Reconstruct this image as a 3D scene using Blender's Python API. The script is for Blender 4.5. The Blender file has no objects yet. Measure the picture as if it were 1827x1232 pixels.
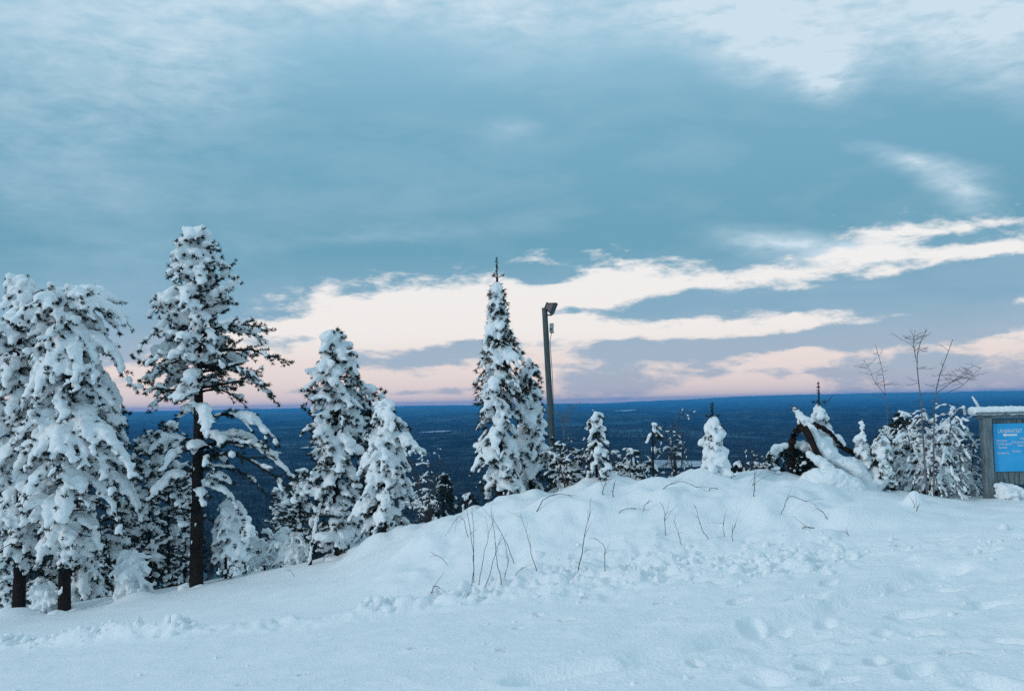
import bpy, math, random
import numpy as np
from mathutils import Vector, Matrix

scene = bpy.context.scene
COL = scene.collection
rad = math.radians

# ------------------------------------------------------------------ camera
EYE = 1.65                       # eye height above the snow, metres
PITCH, ROLL = rad(3.29), rad(1.2)
LENS = 35.0
_r = np.array([1.0, 0, 0]); _f = np.array([0, math.cos(PITCH), math.sin(PITCH)])
_u = np.array([0, -math.sin(PITCH), math.cos(PITCH)])
CR = _r * math.cos(ROLL) - _u * math.sin(ROLL)
CU = _u * math.cos(ROLL) + _r * math.sin(ROLL)
cam_data = bpy.data.cameras.new('camera'); cam_data.lens = LENS; cam_data.sensor_width = 36.0
cam_data.clip_start = 0.05; cam_data.clip_end = 60000
cam = bpy.data.objects.new('camera', cam_data); COL.objects.link(cam)
M4 = Matrix(((CR[0], CU[0], -_f[0], 0), (CR[1], CU[1], -_f[1], 0), (CR[2], CU[2], -_f[2], EYE), (0, 0, 0, 1)))
cam.matrix_world = M4
scene.camera = cam

FPX = 1827 * LENS / 36.0


def ray(px, py):
    a = (px - 913.5) / FPX; b = (616.0 - py) / FPX
    return _f + CR * a + CU * b


def at(px, py, Y):
    """real position (metres) of something seen in that direction at depth Y"""
    d = ray(px, py)
    return np.array([d[0] / d[1] * Y, Y, EYE + d[2] / d[1] * Y])


# ------------------------------------------------------------------ exposure
vs = scene.view_settings
scene.display_settings.display_device = 'sRGB'
vs.view_transform = 'Standard'; vs.look = 'None'; vs.exposure = 0.0; vs.gamma = 1.0
vs.use_curve_mapping = False
scene.render.engine = 'CYCLES'
scene.cycles.max_bounces = 8; scene.cycles.diffuse_bounces = 4; scene.cycles.volume_bounces = 1
scene.cycles.use_denoising = False

# ------------------------------------------------------------------ sun (soft, behind thin cloud, low behind the viewer's left)
SUN_AZ, SUN_EL = rad(-118), rad(17)          # azimuth from +Y towards +X
sd = bpy.data.lights.new('sun', 'SUN'); sd.energy = 0.95; sd.angle = rad(12); sd.color = (1.0, 0.93, 0.90)
sun = bpy.data.objects.new('sun', sd); COL.objects.link(sun)
to_sun = Vector((math.sin(SUN_AZ) * math.cos(SUN_EL), math.cos(SUN_AZ) * math.cos(SUN_EL), math.sin(SUN_EL)))
sun.rotation_euler = to_sun.to_track_quat('Z', 'Y').to_euler()

# ------------------------------------------------------------------ world: clear dusk sky seen through gaps of a cloud deck
world = bpy.data.worlds.new('World'); scene.world = world; world.use_nodes = True
NT = world.node_tree; NT.nodes.clear()


def srgb(r, g, b):
    def f(c):
        c /= 255.0
        return c / 12.92 if c <= 0.04045 else ((c + 0.055) / 1.055) ** 2.4
    return (f(r), f(g), f(b), 1.0)


def wn(t, **kw):
    n = NT.nodes.new(t)
    for k, v in kw.items():
        setattr(n, k, v)
    return n


def wl(a, b):
    NT.links.new(a, b)


def wmath(op, a, b=None, c=None, clamp=False):
    n = wn('ShaderNodeMath', operation=op, use_clamp=clamp)
    for i, v in enumerate((a, b, c)):
        if v is None:
            continue
        if isinstance(v, (int, float)):
            n.inputs[i].default_value = v
        else:
            wl(v, n.inputs[i])
    return n.outputs[0]


def wramp(fac, stops, interp='EASE'):
    n = wn('ShaderNodeValToRGB'); cr = n.color_ramp; cr.interpolation = interp
    while len(cr.elements) < len(stops):
        cr.elements.new(0.5)
    for e, (p, c) in zip(cr.elements, stops):
        e.position = p; e.color = c
    wl(fac, n.inputs[0])
    return n.outputs[0]


def wmix(fac, a, b):
    n = wn('ShaderNodeMix', data_type='RGBA')
    for i, v in ((0, fac), (6, a), (7, b)):
        if isinstance(v, (int, float, tuple)):
            n.inputs[i].default_value = v
        else:
            wl(v, n.inputs[i])
    return n.outputs[2]


tc = wn('ShaderNodeTexCoord')
sep = wn('ShaderNodeSeparateXYZ'); wl(tc.outputs['Generated'], sep.inputs[0])
AZ = wmath('ARCTAN2', sep.outputs[0], sep.outputs[1])
EL = wmath('ARCSINE', sep.outputs[2])
comb = wn('ShaderNodeCombineXYZ'); wl(AZ, comb.inputs[0]); wl(EL, comb.inputs[1])
# noise in stretched direction space: clouds flatten towards the horizon
mp = wn('ShaderNodeMapping'); mp.inputs['Scale'].default_value = (1, 1, 3.2); wl(tc.outputs['Generated'], mp.inputs[0])


def wnoise(scale, detail=5, rough=0.55, dist=0.0, vec=None):
    n = wn('ShaderNodeTexNoise'); n.inputs['Scale'].default_value = scale
    n.inputs['Detail'].default_value = detail; n.inputs['Roughness'].default_value = rough
    n.inputs['Distortion'].default_value = dist
    wl(vec or mp.outputs[0], n.inputs['Vector'])
    return n


nwarp = wnoise(9.0, 5, 0.6)
sub = wn('ShaderNodeVectorMath', operation='SUBTRACT'); wl(nwarp.outputs['Color'], sub.inputs[0]); sub.inputs[1].default_value = (.5, .5, .5)
scl = wn('ShaderNodeVectorMath', operation='MULTIPLY'); wl(sub.outputs[0], scl.inputs[0]); scl.inputs[1].default_value = (0.060, 0.020, 0)
wadd = wn('ShaderNodeVectorMath', operation='ADD'); wl(comb.outputs[0], wadd.inputs[0]); wl(scl.outputs[0], wadd.inputs[1])
WV = wadd.outputs[0]
sepw = wn('ShaderNodeSeparateXYZ'); wl(WV, sepw.inputs[0])


def azel(px, py):
    d = ray(px, py); d = d / np.linalg.norm(d)
    return math.atan2(d[0], d[1]), math.asin(d[2])


def blob_sum(blobs, soft='SPHERICAL'):
    tot = None
    for (px, py, rx, ry, rot, w) in blobs:
        a, e = azel(px, py)
        m = wn('ShaderNodeMapping', vector_type='TEXTURE')
        m.inputs['Location'].default_value = (a, e, 0)
        m.inputs['Rotation'].default_value = (0, 0, rad(rot) + ROLL)
        m.inputs['Scale'].default_value = (rx / FPX, ry / FPX, 1)
        wl(WV, m.inputs[0])
        g = wn('ShaderNodeTexGradient', gradient_type=soft); wl(m.outputs[0], g.inputs[0])
        tot = wmath('MULTIPLY_ADD', g.outputs['Fac'], w, tot if tot is not None else 0.0)
    return tot


# lower edge of the deck as a height over the horizon, by azimuth (goes on to both sides)
edge_pts = [(-400, 705), (0, 690), (230, 668), (330, 615), (430, 556), (600, 528), (800, 508), (880, 492), (1000, 472), (1250, 484), (1330, 470),
            (1420, 440), (1560, 408), (1827, 395), (2300, 420)]
fc = wn('ShaderNodeFloatCurve')
cv = fc.mapping.curves[0]
ex = [(azel(px, py)[0], azel(px, py)[1]) for px, py in edge_pts]
ex = [(-3.1, 0.0)] + ex + [(3.1, 0.02)]
while len(cv.points) < len(ex):
    cv.points.new(0.5, 0.5)
for p, (a, e) in zip(cv.points, ex):
    p.location = ((a + 3.2) / 6.4, e / 0.4); p.handle_type = 'VECTOR'
fc.mapping.update()
wl(wmath('MULTIPLY_ADD', sepw.outputs[0], 1 / 6.4, 0.5), fc.inputs['Value'])
EDGE = wmath('MULTIPLY', fc.outputs[0], 0.4)
deck = wmath('MULTIPLY', wmath('SUBTRACT', sepw.outputs[1], EDGE), 26.0)
deck = wmath('MINIMUM', wmath('MAXIMUM', deck, -0.75), 0.8)
bands = blob_sum([
    (1500, 526, 470, 50, 2, 1.75), (1170, 548, 210, 36, 4, 1.55), (1030, 552, 90, 16, 0, .8), (1720, 552, 230, 46, 1, 1.5), (1740, 505, 200, 46, 3, 1.0),
    (1380, 607, 510, 38, 2.5, 1.85), (1120, 614, 170, 34, 0, .9), (1690, 590, 220, 28, 4, 1.1),
    (780, 634, 210, 44, 1, 1.75), (860, 615, 100, 30, 0, 1.1), (600, 642, 90, 24, 0, 0.8), (500, 612, 130, 34, 0, 1.2), (490, 562, 140, 24, 0, .8), (960, 550, 110, 24, 0, 0.9),
    (1000, 608, 100, 22, 0, 0.8), (850, 690, 130, 15, 0, 1.0), (720, 700, 110, 13, 0, 0.9), (520, 702, 120, 16, 0, 1.0),
    (1060, 690, 150, 56, 0, 1.1), (1270, 664, 420, 30, 0, 0.85), (1680, 672, 420, 84, 0, 1.4), (1200, 700, 260, 30, 0, .6),
    (965, 490, 90, 30, -5, 1.3), (1790, 470, 120, 36, 4, 1.1), (1540, 474, 190, 22, 2, .8), (1700, 428, 130, 18, 6, .8), (1400, 438, 150, 44, 0, .75),
    (1350, 692, 130, 44, 0, -1.2), (1390, 640, 120, 24, 0, -.9), (1500, 572, 560, 20, 2, -.6), (850, 575, 420, 70, 2, -.7),
])
wisps = blob_sum([
    (1390, 430, 190, 40, -10, 1.1), (1500, 445, 190, 46, 6, .9), (1640, 285, 190, 30, -18, .8), (1712, 338, 110, 60, -30, .85),
    (1486, 142, 80, 60, 0, 1.5), (1430, 92, 260, 100, -8, 1.5), (1260, 15, 440, 110, 0, 1.3), (1800, 45, 330, 180, -20, 1.4),
    (1560, -5, 500, 120, 0, 1.0), (100, 10, 620, 260, 0, .45), (330, 50, 380, 280, 20, .55), (640, -20, 460, 120, 0, 1.2), (900, 20, 300, 160, 0, .8),
    (905, 235, 100, 40, 0, .35), (60, 240, 640, 420, 0, .28), (700, 420, 700, 36, 3, .22),
], 'QUADRATIC_SPHERE')
n1 = wnoise(7.0, 6, 0.6, 0.3)
n2 = wnoise(2.1, 3, 0.5)
nn = wmath('SUBTRACT', n1.outputs['Fac'], 0.5)
nm = wn('ShaderNodeMapping'); nm.inputs['Scale'].default_value = (1, 1, 2.9); wl(tc.outputs['Generated'], nm.inputs[0])
n3 = wnoise(26.0, 6, 0.62, 0.2, nm.outputs[0])
nn3 = wmath('SUBTRACT', n3.outputs['Fac'], 0.5)
dens = wmath('ADD', wmath('ADD', deck, bands), wmath('MULTIPLY', nn, 1.0))
dens = wmath('MULTIPLY_ADD', nn3, 1.9, dens)
mask = wn('ShaderNodeMapRange', interpolation_type='SMOOTHSTEP'); wl(dens, mask.inputs[0])
mask.inputs[1].default_value = -0.26; mask.inputs[2].default_value = 0.36
# colours
elr = wmath('MULTIPLY', EL, 1 / 0.5, clamp=True)      # 0..28.6 degrees
clear = wramp(elr, [(0.0, srgb(234, 214, 211)), (0.07, srgb(242, 226, 221)), (0.15, srgb(249, 243, 239)), (0.28, srgb(248, 246, 244)),
                    (0.60, srgb(226, 234, 242)), (1.0, srgb(214, 230, 242))])
nish = wn('ShaderNodeTexSky', sky_type='NISHITA'); nish.sun_disc = False
nish.sun_elevation = SUN_EL; nish.sun_rotation = SUN_AZ; nish.altitude = 350
nsc = wn('ShaderNodeVectorMath', operation='SCALE'); wl(nish.outputs[0], nsc.inputs[0]); nsc.inputs[3].default_value = 0.06
clear = wmix(0.07, clear, nsc.outputs[0])
cloud = wramp(elr, [(0.0, srgb(182, 182, 195)), (0.09, srgb(166, 183, 200)), (0.19, srgb(134, 173, 196)), (0.32, srgb(110, 163, 187)),
                    (0.52, srgb(119, 171, 196)), (0.74, srgb(143, 190, 214)), (1.0, srgb(168, 205, 226))])
wisps = wmath('MULTIPLY', wisps, wmath('MULTIPLY_ADD', nn3, 2.4, 0.85))
lightc = wmath('ADD', wisps, wmath('MULTIPLY', wmath('SUBTRACT', n2.outputs['Fac'], 0.5), 0.35))
lightc = wmath('ADD', lightc, wmath('MULTIPLY', nn, 0.5))
# the deck thins out overhead and all round
zen = wn('ShaderNodeMapRange', interpolation_type='SMOOTHSTEP'); wl(EL, zen.inputs[0])
zen.inputs[1].default_value = 0.35; zen.inputs[2].default_value = 0.9; zen.inputs[4].default_value = 0.20
lightc = wmath('ADD', lightc, zen.outputs[0], clamp=True)
cloud = wmix(lightc, cloud, srgb(204, 224, 237))
skycol = wmix(mask.outputs[0], clear, cloud)
bg = wn('ShaderNodeBackground'); wl(skycol, bg.inputs[0]); bg.inputs[1].default_value = 1.0
wout = wn('ShaderNodeOutputWorld'); wl(bg.outputs[0], wout.inputs[0])
world.cycles.sampling_method = 'MANUAL'; world.cycles.sample_map_resolution = 512

# ------------------------------------------------------------------ helpers
def hash3(ix, iy, iz, seed):
    n = (ix * 374761393 + iy * 668265263 + iz * 2147483647 + seed * 144665) & 0xFFFFFFFF
    n = ((n ^ (n >> 13)) * 1274126177) & 0xFFFFFFFF
    n = n ^ (n >> 16)
    return (n & 0xFFFFFF) / float(0xFFFFFF)


def vnoise(p, freq=1.0, seed=0):
    """value noise in -1..1, p is N x 3 (or N x 2)"""
    p = np.asarray(p, float) * freq
    if p.shape[1] == 2:
        p = np.column_stack([p, np.zeros(len(p))])
    i = np.floor(p).astype(np.int64); f = p - i; f = f * f * (3 - 2 * f)
    out = 0
    for dx in (0, 1):
        wx = f[:, 0] if dx else 1 - f[:, 0]
        for dy in (0, 1):
            wy = f[:, 1] if dy else 1 - f[:, 1]
            for dz in (0, 1):
                wz = f[:, 2] if dz else 1 - f[:, 2]
                out = out + wx * wy * wz * hash3(i[:, 0] + dx, i[:, 1] + dy, i[:, 2] + dz, seed)
    return out * 2 - 1


def fbm(p, freq, octaves=4, seed=0, gain=0.5):
    s = 0; a = 1.0
    for k in range(octaves):
        s = s + a * vnoise(p, freq * 2.03 ** k, seed + k * 17); a *= gain
    return s


def smooth(x):
    x = np.clip(x, 0, 1)
    return x * x * (3 - 2 * x)


def mesh_from(name, verts, faces, smoothed=True):
    me = bpy.data.meshes.new(name)
    verts = np.asarray(verts, np.float32).reshape(-1, 3)
    if isinstance(faces, np.ndarray):
        n, k = faces.shape
        me.vertices.add(len(verts)); me.vertices.foreach_set('co', verts.ravel())
        me.loops.add(n * k); me.loops.foreach_set('vertex_index', faces.astype(np.int32).ravel())
        me.polygons.add(n); me.polygons.foreach_set('loop_start', np.arange(0, n * k, k, dtype=np.int32))
        me.update(calc_edges=True)
    else:
        me.from_pydata(verts.tolist(), [], faces)
    if smoothed:
        me.polygons.foreach_set('use_smooth', np.ones(len(me.polygons), bool))
    me.update()
    return me


def add_obj(name, me, mat=None, parent=None, loc=None):
    o = bpy.data.objects.new(name, me); COL.objects.link(o)
    if mat is not None and me is not None and len(me.materials) == 0:
        me.materials.append(mat)
    if parent is not None:
        o.parent = parent
    if loc is not None:
        o.location = loc
    return o


def thing(name, label, cat, loc=(0, 0, 0), rotz=0.0, group=None):
    o = bpy.data.objects.new(name, None); COL.objects.link(o); o.empty_display_size = 0.2
    o.location = loc; o.rotation_euler = (0, 0, rotz)
    tag(o, label, cat, group)
    return o


def tag(o, label, cat, group=None):
    o['label'] = label; o['category'] = cat
    if group:
        o['group'] = group
    return o


# ------------------------------------------------------------------ materials
def new_mat(name):
    m = bpy.data.materials.new(name); m.use_nodes = True
    nt = m.node_tree; b = nt.nodes['Principled BSDF']
    return m, nt, b


def noise_mat(name, c1, c2, scale, rough=0.8, bump=0.0, bscale=None, spec=0.3, vec='Object', detail=4, stretch=None):
    m, nt, b = new_mat(name)
    tcn = nt.nodes.new('ShaderNodeTexCoord'); src = tcn.outputs[vec]
    if stretch:
        mpn = nt.nodes.new('ShaderNodeMapping'); mpn.inputs['Scale'].default_value = stretch
        nt.links.new(src, mpn.inputs[0]); src = mpn.outputs[0]
    n = nt.nodes.new('ShaderNodeTexNoise'); n.inputs['Scale'].default_value = scale; n.inputs['Detail'].default_value = detail
    nt.links.new(src, n.inputs['Vector'])
    r = nt.nodes.new('ShaderNodeValToRGB'); r.color_ramp.elements[0].position = 0.3; r.color_ramp.elements[1].position = 0.7
    r.color_ramp.elements[0].color = (*c1, 1); r.color_ramp.elements[1].color = (*c2, 1)
    nt.links.new(n.outputs['Fac'], r.inputs[0]); nt.links.new(r.outputs[0], b.inputs['Base Color'])
    b.inputs['Roughness'].default_value = rough
    b.inputs['Specular IOR Level'].default_value = spec
    if bump:
        n2_ = nt.nodes.new('ShaderNodeTexNoise'); n2_.inputs['Scale'].default_value = bscale or scale * 3; n2_.inputs['Detail'].default_value = 5
        nt.links.new(src, n2_.inputs['Vector'])
        bp = nt.nodes.new('ShaderNodeBump'); bp.inputs['Strength'].default_value = bump; bp.inputs['Distance'].default_value = 0.02
        nt.links.new(n2_.outputs['Fac'], bp.inputs['Height']); nt.links.new(bp.outputs[0], b.inputs['Normal'])
    return m


M_SNOW = noise_mat('snow', (0.83, 0.87, 0.90), (0.90, 0.92, 0.93), 3.0, 0.75, 0.9, 32.0, 0.25)
M_SNOWT = noise_mat('tree_snow', (0.84, 0.88, 0.90), (0.90, 0.92, 0.93), 6.0, 0.8, 0.55, 60.0, 0.2)
M_NEEDLE = noise_mat('needles', (0.010, 0.022, 0.022), (0.030, 0.050, 0.046), 2.5, 0.75, spec=0.2)
M_BARK = noise_mat('bark', (0.010, 0.009, 0.009), (0.030, 0.023, 0.020), 6.0, 0.9, 0.8, 20.0, 0.1, stretch=(1, 1, 0.25))
M_BROWN = noise_mat('broken_bark', (0.010, 0.007, 0.006), (0.042, 0.026, 0.022), 16.0, 0.9, 1.0, 60.0, 0.1)
M_TWIG = noise_mat('twig', (0.035, 0.030, 0.032), (0.075, 0.062, 0.060), 8.0, 0.85, spec=0.2)
M_RIME = noise_mat('rimed_twig', (0.07, 0.075, 0.085), (0.20, 0.22, 0.24), 10.0, 0.85, spec=0.2)
M_WOOD = noise_mat('weathered_wood', (0.11, 0.145, 0.16), (0.23, 0.27, 0.285), 7.0, 0.85, 0.5, 30.0, 0.2, stretch=(4, 4, 0.4))
M_POLE = noise_mat('pole_wood', (0.05, 0.066, 0.07), (0.12, 0.14, 0.145), 7.0, 0.85, 0.5, 30.0, 0.2, stretch=(4, 4, 0.4))
M_WOOD2 = noise_mat('weathered_plank', (0.08, 0.12, 0.125), (0.24, 0.29, 0.29), 9.0, 0.85, 0.5, 30.0, 0.2, stretch=(4, 4, 0.5))
M_BLUE = noise_mat('blue_sign_paint', (0.025, 0.37, 0.72), (0.06, 0.43, 0.79), 3.0, 0.55, spec=0.25)
M_WHITE = noise_mat('white_lettering', (0.72, 0.76, 0.78), (0.82, 0.84, 0.85), 8.0, 0.5)
M_METAL = noise_mat('dark_lamp_metal', (0.020, 0.022, 0.026), (0.045, 0.048, 0.055), 9.0, 0.45, spec=0.5)
M_GREY = noise_mat('grey_box_metal', (0.30, 0.31, 0.31), (0.42, 0.43, 0.42), 9.0, 0.5, spec=0.5)
mg, ntg, bgl = new_mat('lamp_glass'); bgl.inputs['Base Color'].default_value = (0.10, 0.12, 0.14, 1); bgl.inputs['Roughness'].default_value = 0.12
M_GLASS = mg
M_BOG = noise_mat('snowy_bog', (0.22, 0.27, 0.30), (0.55, 0.60, 0.64), 0.03, 0.9, spec=0.1)
M_FOREST = noise_mat('far_forest_needles', (0.002, 0.005, 0.007), (0.050, 0.068, 0.076), 0.13, 0.9, spec=0.1)

# ------------------------------------------------------------------ ground shape
PA, PB = 0.1153, -0.053


def plane(x, y):
    return 22 * np.tanh(PA * x / 22) + PB * np.where(y > 0, y, 14 * np.tanh(y / 14))


def hit_plane(px, py):
    d = ray(px, py)
    s = -EYE / (d[2] - PA * d[0] - PB * d[1])
    return np.array([d[0] * s, d[1] * s])


CREST = [(-500, 1140, 21), (-120, 1110, 20.5), (0, 1093, 20), (130, 1088, 20), (200, 1072, 20), (250, 1060, 20), (355, 1046, 20), (440, 1031, 20), (530, 1016, 19.8),
         (612, 1004, 19.5), (640, 979, 18.6), (662, 969, 18.2), (700, 967, 18), (722, 952, 17.6), (750, 946, 17.3), (775, 933, 17), (800, 925, 16.8),
         (832, 924, 16.5), (850, 911, 16.3), (880, 900, 16.2), (930, 894, 16), (1000, 880, 15.8), (1040, 866, 15.8), (1080, 864, 15.7), (1130, 867, 15.6),
         (1160, 857, 15.6), (1200, 853, 15.6), (1250, 857, 15.6), (1300, 863, 15.6), (1345, 859, 15.6), (1400, 857, 15.6), (1450, 862, 15.7),
         (1530, 872, 15.9), (1600, 881, 16), (1720, 888, 16.2), (1770, 886, 16.3), (1830, 878, 16.5), (2100, 870, 17), (2500, 880, 19)]
RIDGE = [(-500, 1215), (0, 1152), (300, 1127), (600, 1105), (850, 1064), (1100, 1030), (1400, 1006), (1700, 972), (2100, 950), (2500, 940)]
_th, _rc, _D = [], [], []
for px, py, Y in CREST:
    p = at(px, py, Y)
    _th.append(math.atan2(p[0], p[1])); _rc.append(math.hypot(p[0], p[1])); _D.append(p[2] - float(plane(p[0], p[1])))
_th = np.array([-3.2, -1.6, -1.0] + _th + [1.0, 1.6, 3.2])
_rc = np.array([70, 45, 28] + _rc + [26, 45, 70.0]); _D = np.array([0.5, 0.3, 0.2] + _D + [0.4, 0.5, 0.5])
_rth, _rr = [], []
for px, py in RIDGE:
    p = hit_plane(px, py); _rth.append(math.atan2(p[0], p[1])); _rr.append(math.hypot(p[0], p[1]))
_rth = np.array([-3.2, -1.2] + _rth + [1.2, 3.2]); _rr = np.array([40, 25] + _rr + [22, 40.0])
TT = np.linspace(-3.2, 3.2, 12801)
RC_T = np.interp(TT, _th, _rc); D_T = np.interp(TT, _th, _D); RR_T = np.interp(TT, _rth, _rr)


def blur(a, w):
    k = np.hanning(w); k /= k.sum()
    return np.convolve(np.pad(a, w // 2, 'edge'), k, 'same')[w // 2: w // 2 + len(a)]


RC_S = blur(RC_T, 81); RR_S = blur(RR_T, 161)
D_S = blur(D_T, 321)
D_R = blur(D_T - D_S, 9)


def drop(d):
    """fall of the fell side beyond the crest"""
    d = np.maximum(d, 0)
    a = 0.34 * (np.sqrt(d * d + 4) - 2)
    far = 10.2 + 0.128 * (d - 32)
    w = smooth((d - 20) / 30)
    z = a * (1 - w) + far * w
    return z


DENTS = [(1320, 1072, .22), (1342, 1109, .3), (1396, 1108, .25), (1437, 1066, .4), (1473, 1111, .22), (1505, 1144, .22), (1627, 1094, .38), (1612, 1036, .35),
         (1522, 988, .3), (1686, 970, .35), (1636, 1195, .3), (1770, 1219, .34), (1783, 1073, .5), (1452, 1187, .26), (1371, 1214, .34), (1708, 1161, .2),
         (1392, 1125, .2), (1240, 1190, .15), (1012, 1108, .16), (740, 1158, .13), (925, 1120, .16), (895, 1165, .1), (1550, 1060, .2), (1720, 1010, .3),
         (1340, 985, .2), (1180, 1075, .14), (1575, 1130, .2), (1655, 1130, .25), (1490, 1215, .25), (1560, 1180, .18), (1800, 1140, .25), (1280, 1040, .2),
         (1050, 1068, .18), (960, 1100, .14), (435, 1220, .12), (540, 1200, .1), (1690, 1050, .3), (1760, 990, .3), (1480, 1040, .2), (1600, 975, .25)]
BUMPS = [(25, 19.6, .45, .17), (242, 19.6, .4, .14), (1500, 13.6, .55, .13), (1560, 13.9, .4, .06), (1632, 14.6, .13, .17), (893, 15.9, .38, .16), (1070, 15.5, .24, .11), (1160, 15.4, .22, .05),
         (1205, 15.4, .38, .03), (1275, 15.5, .30, .08), (1412, 14.6, .26, .12), (660, 18.0, .5, .12), (1335, 15.4, .3, .06), (1180, 14.2, .5, .05), (985, 14.6, .6, .08)]
TRACK = [(960, 1214), (1026, 1202), (1125, 1187), (1171, 1172), (1236, 1156), (1347, 1118), (1500, 1070), (1700, 1010)]


def ground(x, y, detail=True):
    x = np.asarray(x, float); y = np.asarray(y, float)
    th = np.arctan2(x, y); r = np.hypot(x, y)
    rc = np.interp(th, TT, RC_S); rr = np.interp(th, TT, RR_S)
    D = np.interp(th, TT, D_S); Dr = np.interp(th, TT, D_R)
    re = np.minimum(r, rc)
    xe, ye = np.sin(th) * re, np.cos(th) * re
    s = smooth((re - rr) / np.maximum(rc - rr, 0.5))
    z = plane(xe, ye) + D * s
    z = z + Dr * np.exp(-((r - rc) / 0.55) ** 2)
    z = z - drop(r - rc) * np.where(np.abs(th) > 1.3, 0.35, 1.0)
    if detail:
        P = np.column_stack([x, y])
        near = np.exp(-np.maximum(r - rc, 0) / 12)
        z = z + 0.05 * fbm(P, 0.55, 3, 5) * near * smooth((r - 3) / 5) * np.where(r < rr, 0.5, 1.0)
        # soft pillows over buried shrubs on the bank
        bank = smooth((r - rr - 0.6) / 1.2) * near * smooth((th + 0.17) / 0.08) * (1 - 0.7 * smooth((th - 0.30) / 0.05))
        z = z + bank * (0.16 * np.maximum(fbm(P, 1.35, 2, 31), -0.1) + 0.06 * vnoise(P, 3.2, 77) + .02 * vnoise(P, 7.0, 78))
        # thrown-up clods along the ploughed edge
        wdt = 0.42 + 0.75 * smooth((th + 0.12) / 0.2)
        g = np.exp(-((r - rr) / wdt) ** 2)
        amp = 0.6 + 0.4 * vnoise(np.column_stack([th * 14, th * 0]), 1.0, 9)
        cl = np.maximum(fbm(P, 2.3, 3, 40), -.1) * 0.7 + 0.6 * np.maximum(fbm(P, 5.0, 3, 51), 0)
        cl = 0.55 * np.tanh(cl / 0.55)
        amp = amp * (1 - 0.65 * smooth((th - 0.22) / 0.12))
        z = z + g * amp * (0.10 + 0.34 * cl + 0.07 * vnoise(P, 8.0, 58) + 0.05 * vnoise(P, 14.0, 59))
        # trodden, driven-over surface in front
        front = (1 - smooth((r - rr + 0.4) / 1.0))
        right = 0.35 + 0.65 * smooth((th + 0.08) / 0.35)
        lump = fbm(P, 3.0, 4, 61, 0.55)
        z = z + front * right * (0.015 * lump + 0.045 * np.minimum(fbm(P, 1.7, 2, 71) + 0.25, 0))
        z = z + front * (0.005 * fbm(P, 11.0, 2, 83) + right * 0.05 * np.maximum(vnoise(P, 5.5, 91) * vnoise(P, 1.3, 92) - 0.12, 0) - right * 0.06 * np.maximum(vnoise(P, 4.0, 93) * vnoise(P, 1.1, 94) - 0.10, 0))
        for i, (px, py, sz) in enumerate(DENTS):
            c = hit_plane(px, py); ca, sa = math.cos(0.5 + i), math.sin(0.5 + i)
            dx, dy = x - c[0], y - c[1]
            u, v = dx * ca + dy * sa + .05 * sz * np.sin(dy * 14), -dx * sa + dy * ca + .08 * sz * np.sin(dx * 17 + i)
            q = (u / (sz * 0.50)) ** 2 + (v / (sz * 0.27)) ** 2
            z = z - 0.075 * np.exp(-q * q) + 0.012 * np.exp(-(np.sqrt(q) - 1.5) ** 2 * 6)
        for px, Yd, rad_, hg in BUMPS:
            c = at(px, 900, Yd); q = ((x - c[0]) ** 2 + (y - c[1]) ** 2) / rad_ ** 2
            z = z + hg * np.exp(-q ** 1.4)
        tp = np.array([hit_plane(a, b) for a, b in TRACK])
        best = np.full(x.shape, 9.0)
        for a, b in zip(tp[:-1], tp[1:]):
            ab = b - a; t = np.clip(((x - a[0]) * ab[0] + (y - a[1]) * ab[1]) / (ab @ ab), 0, 1)
            best = np.minimum(best, np.hypot(x - a[0] - t * ab[0], y - a[1] - t * ab[1]))
        fade = smooth((r - 5) / 1) * np.clip(0.85 + 0.5 * vnoise(P, 0.9, 15), 0.2, 1.2)
        z = z - fade * (0.13 * np.exp(-(best / 0.16) ** 2) - 0.022 * np.exp(-((best - 0.3) / 0.1) ** 2))
    return z


def gz(x, y):
    return float(ground(np.array([x]), np.array([y]), False)[0])


def gzd(x, y):
    return float(ground(np.array([x]), np.array([y]), True)[0])


def polar_grid(rs, ths):
    T, R = np.meshgrid(ths, rs)
    x, y = (np.sin(T) * R).ravel(), (np.cos(T) * R).ravel()
    nr, nc = len(rs), len(ths)
    i = np.arange(nr - 1)[:, None] * nc; j = np.arange(nc)[None, :]; j2 = (j + 1) % nc
    f = np.stack([i + j, i + j2, i + nc + j2, i + nc + j], -1).reshape(-1, 4)[:, ::-1]
    return x, y, f


ths = np.concatenate([np.linspace(-math.pi, -0.62, 60, endpoint=False), np.linspace(-0.62, 0.62, 540, endpoint=False), np.linspace(0.62, math.pi, 60, endpoint=False)])
rs = np.concatenate([np.geomspace(0.4, 4.8, 16, endpoint=False), np.geomspace(4.8, 24, 345, endpoint=False), np.geomspace(24, 70, 40)])
x, y, f = polar_grid(rs, ths)
z = ground(x, y)
me = mesh_from('snow_ground', np.column_stack([x, y, z]), f)
go = add_obj('snow_ground', me, M_SNOW); go['kind'] = 'structure'

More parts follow.
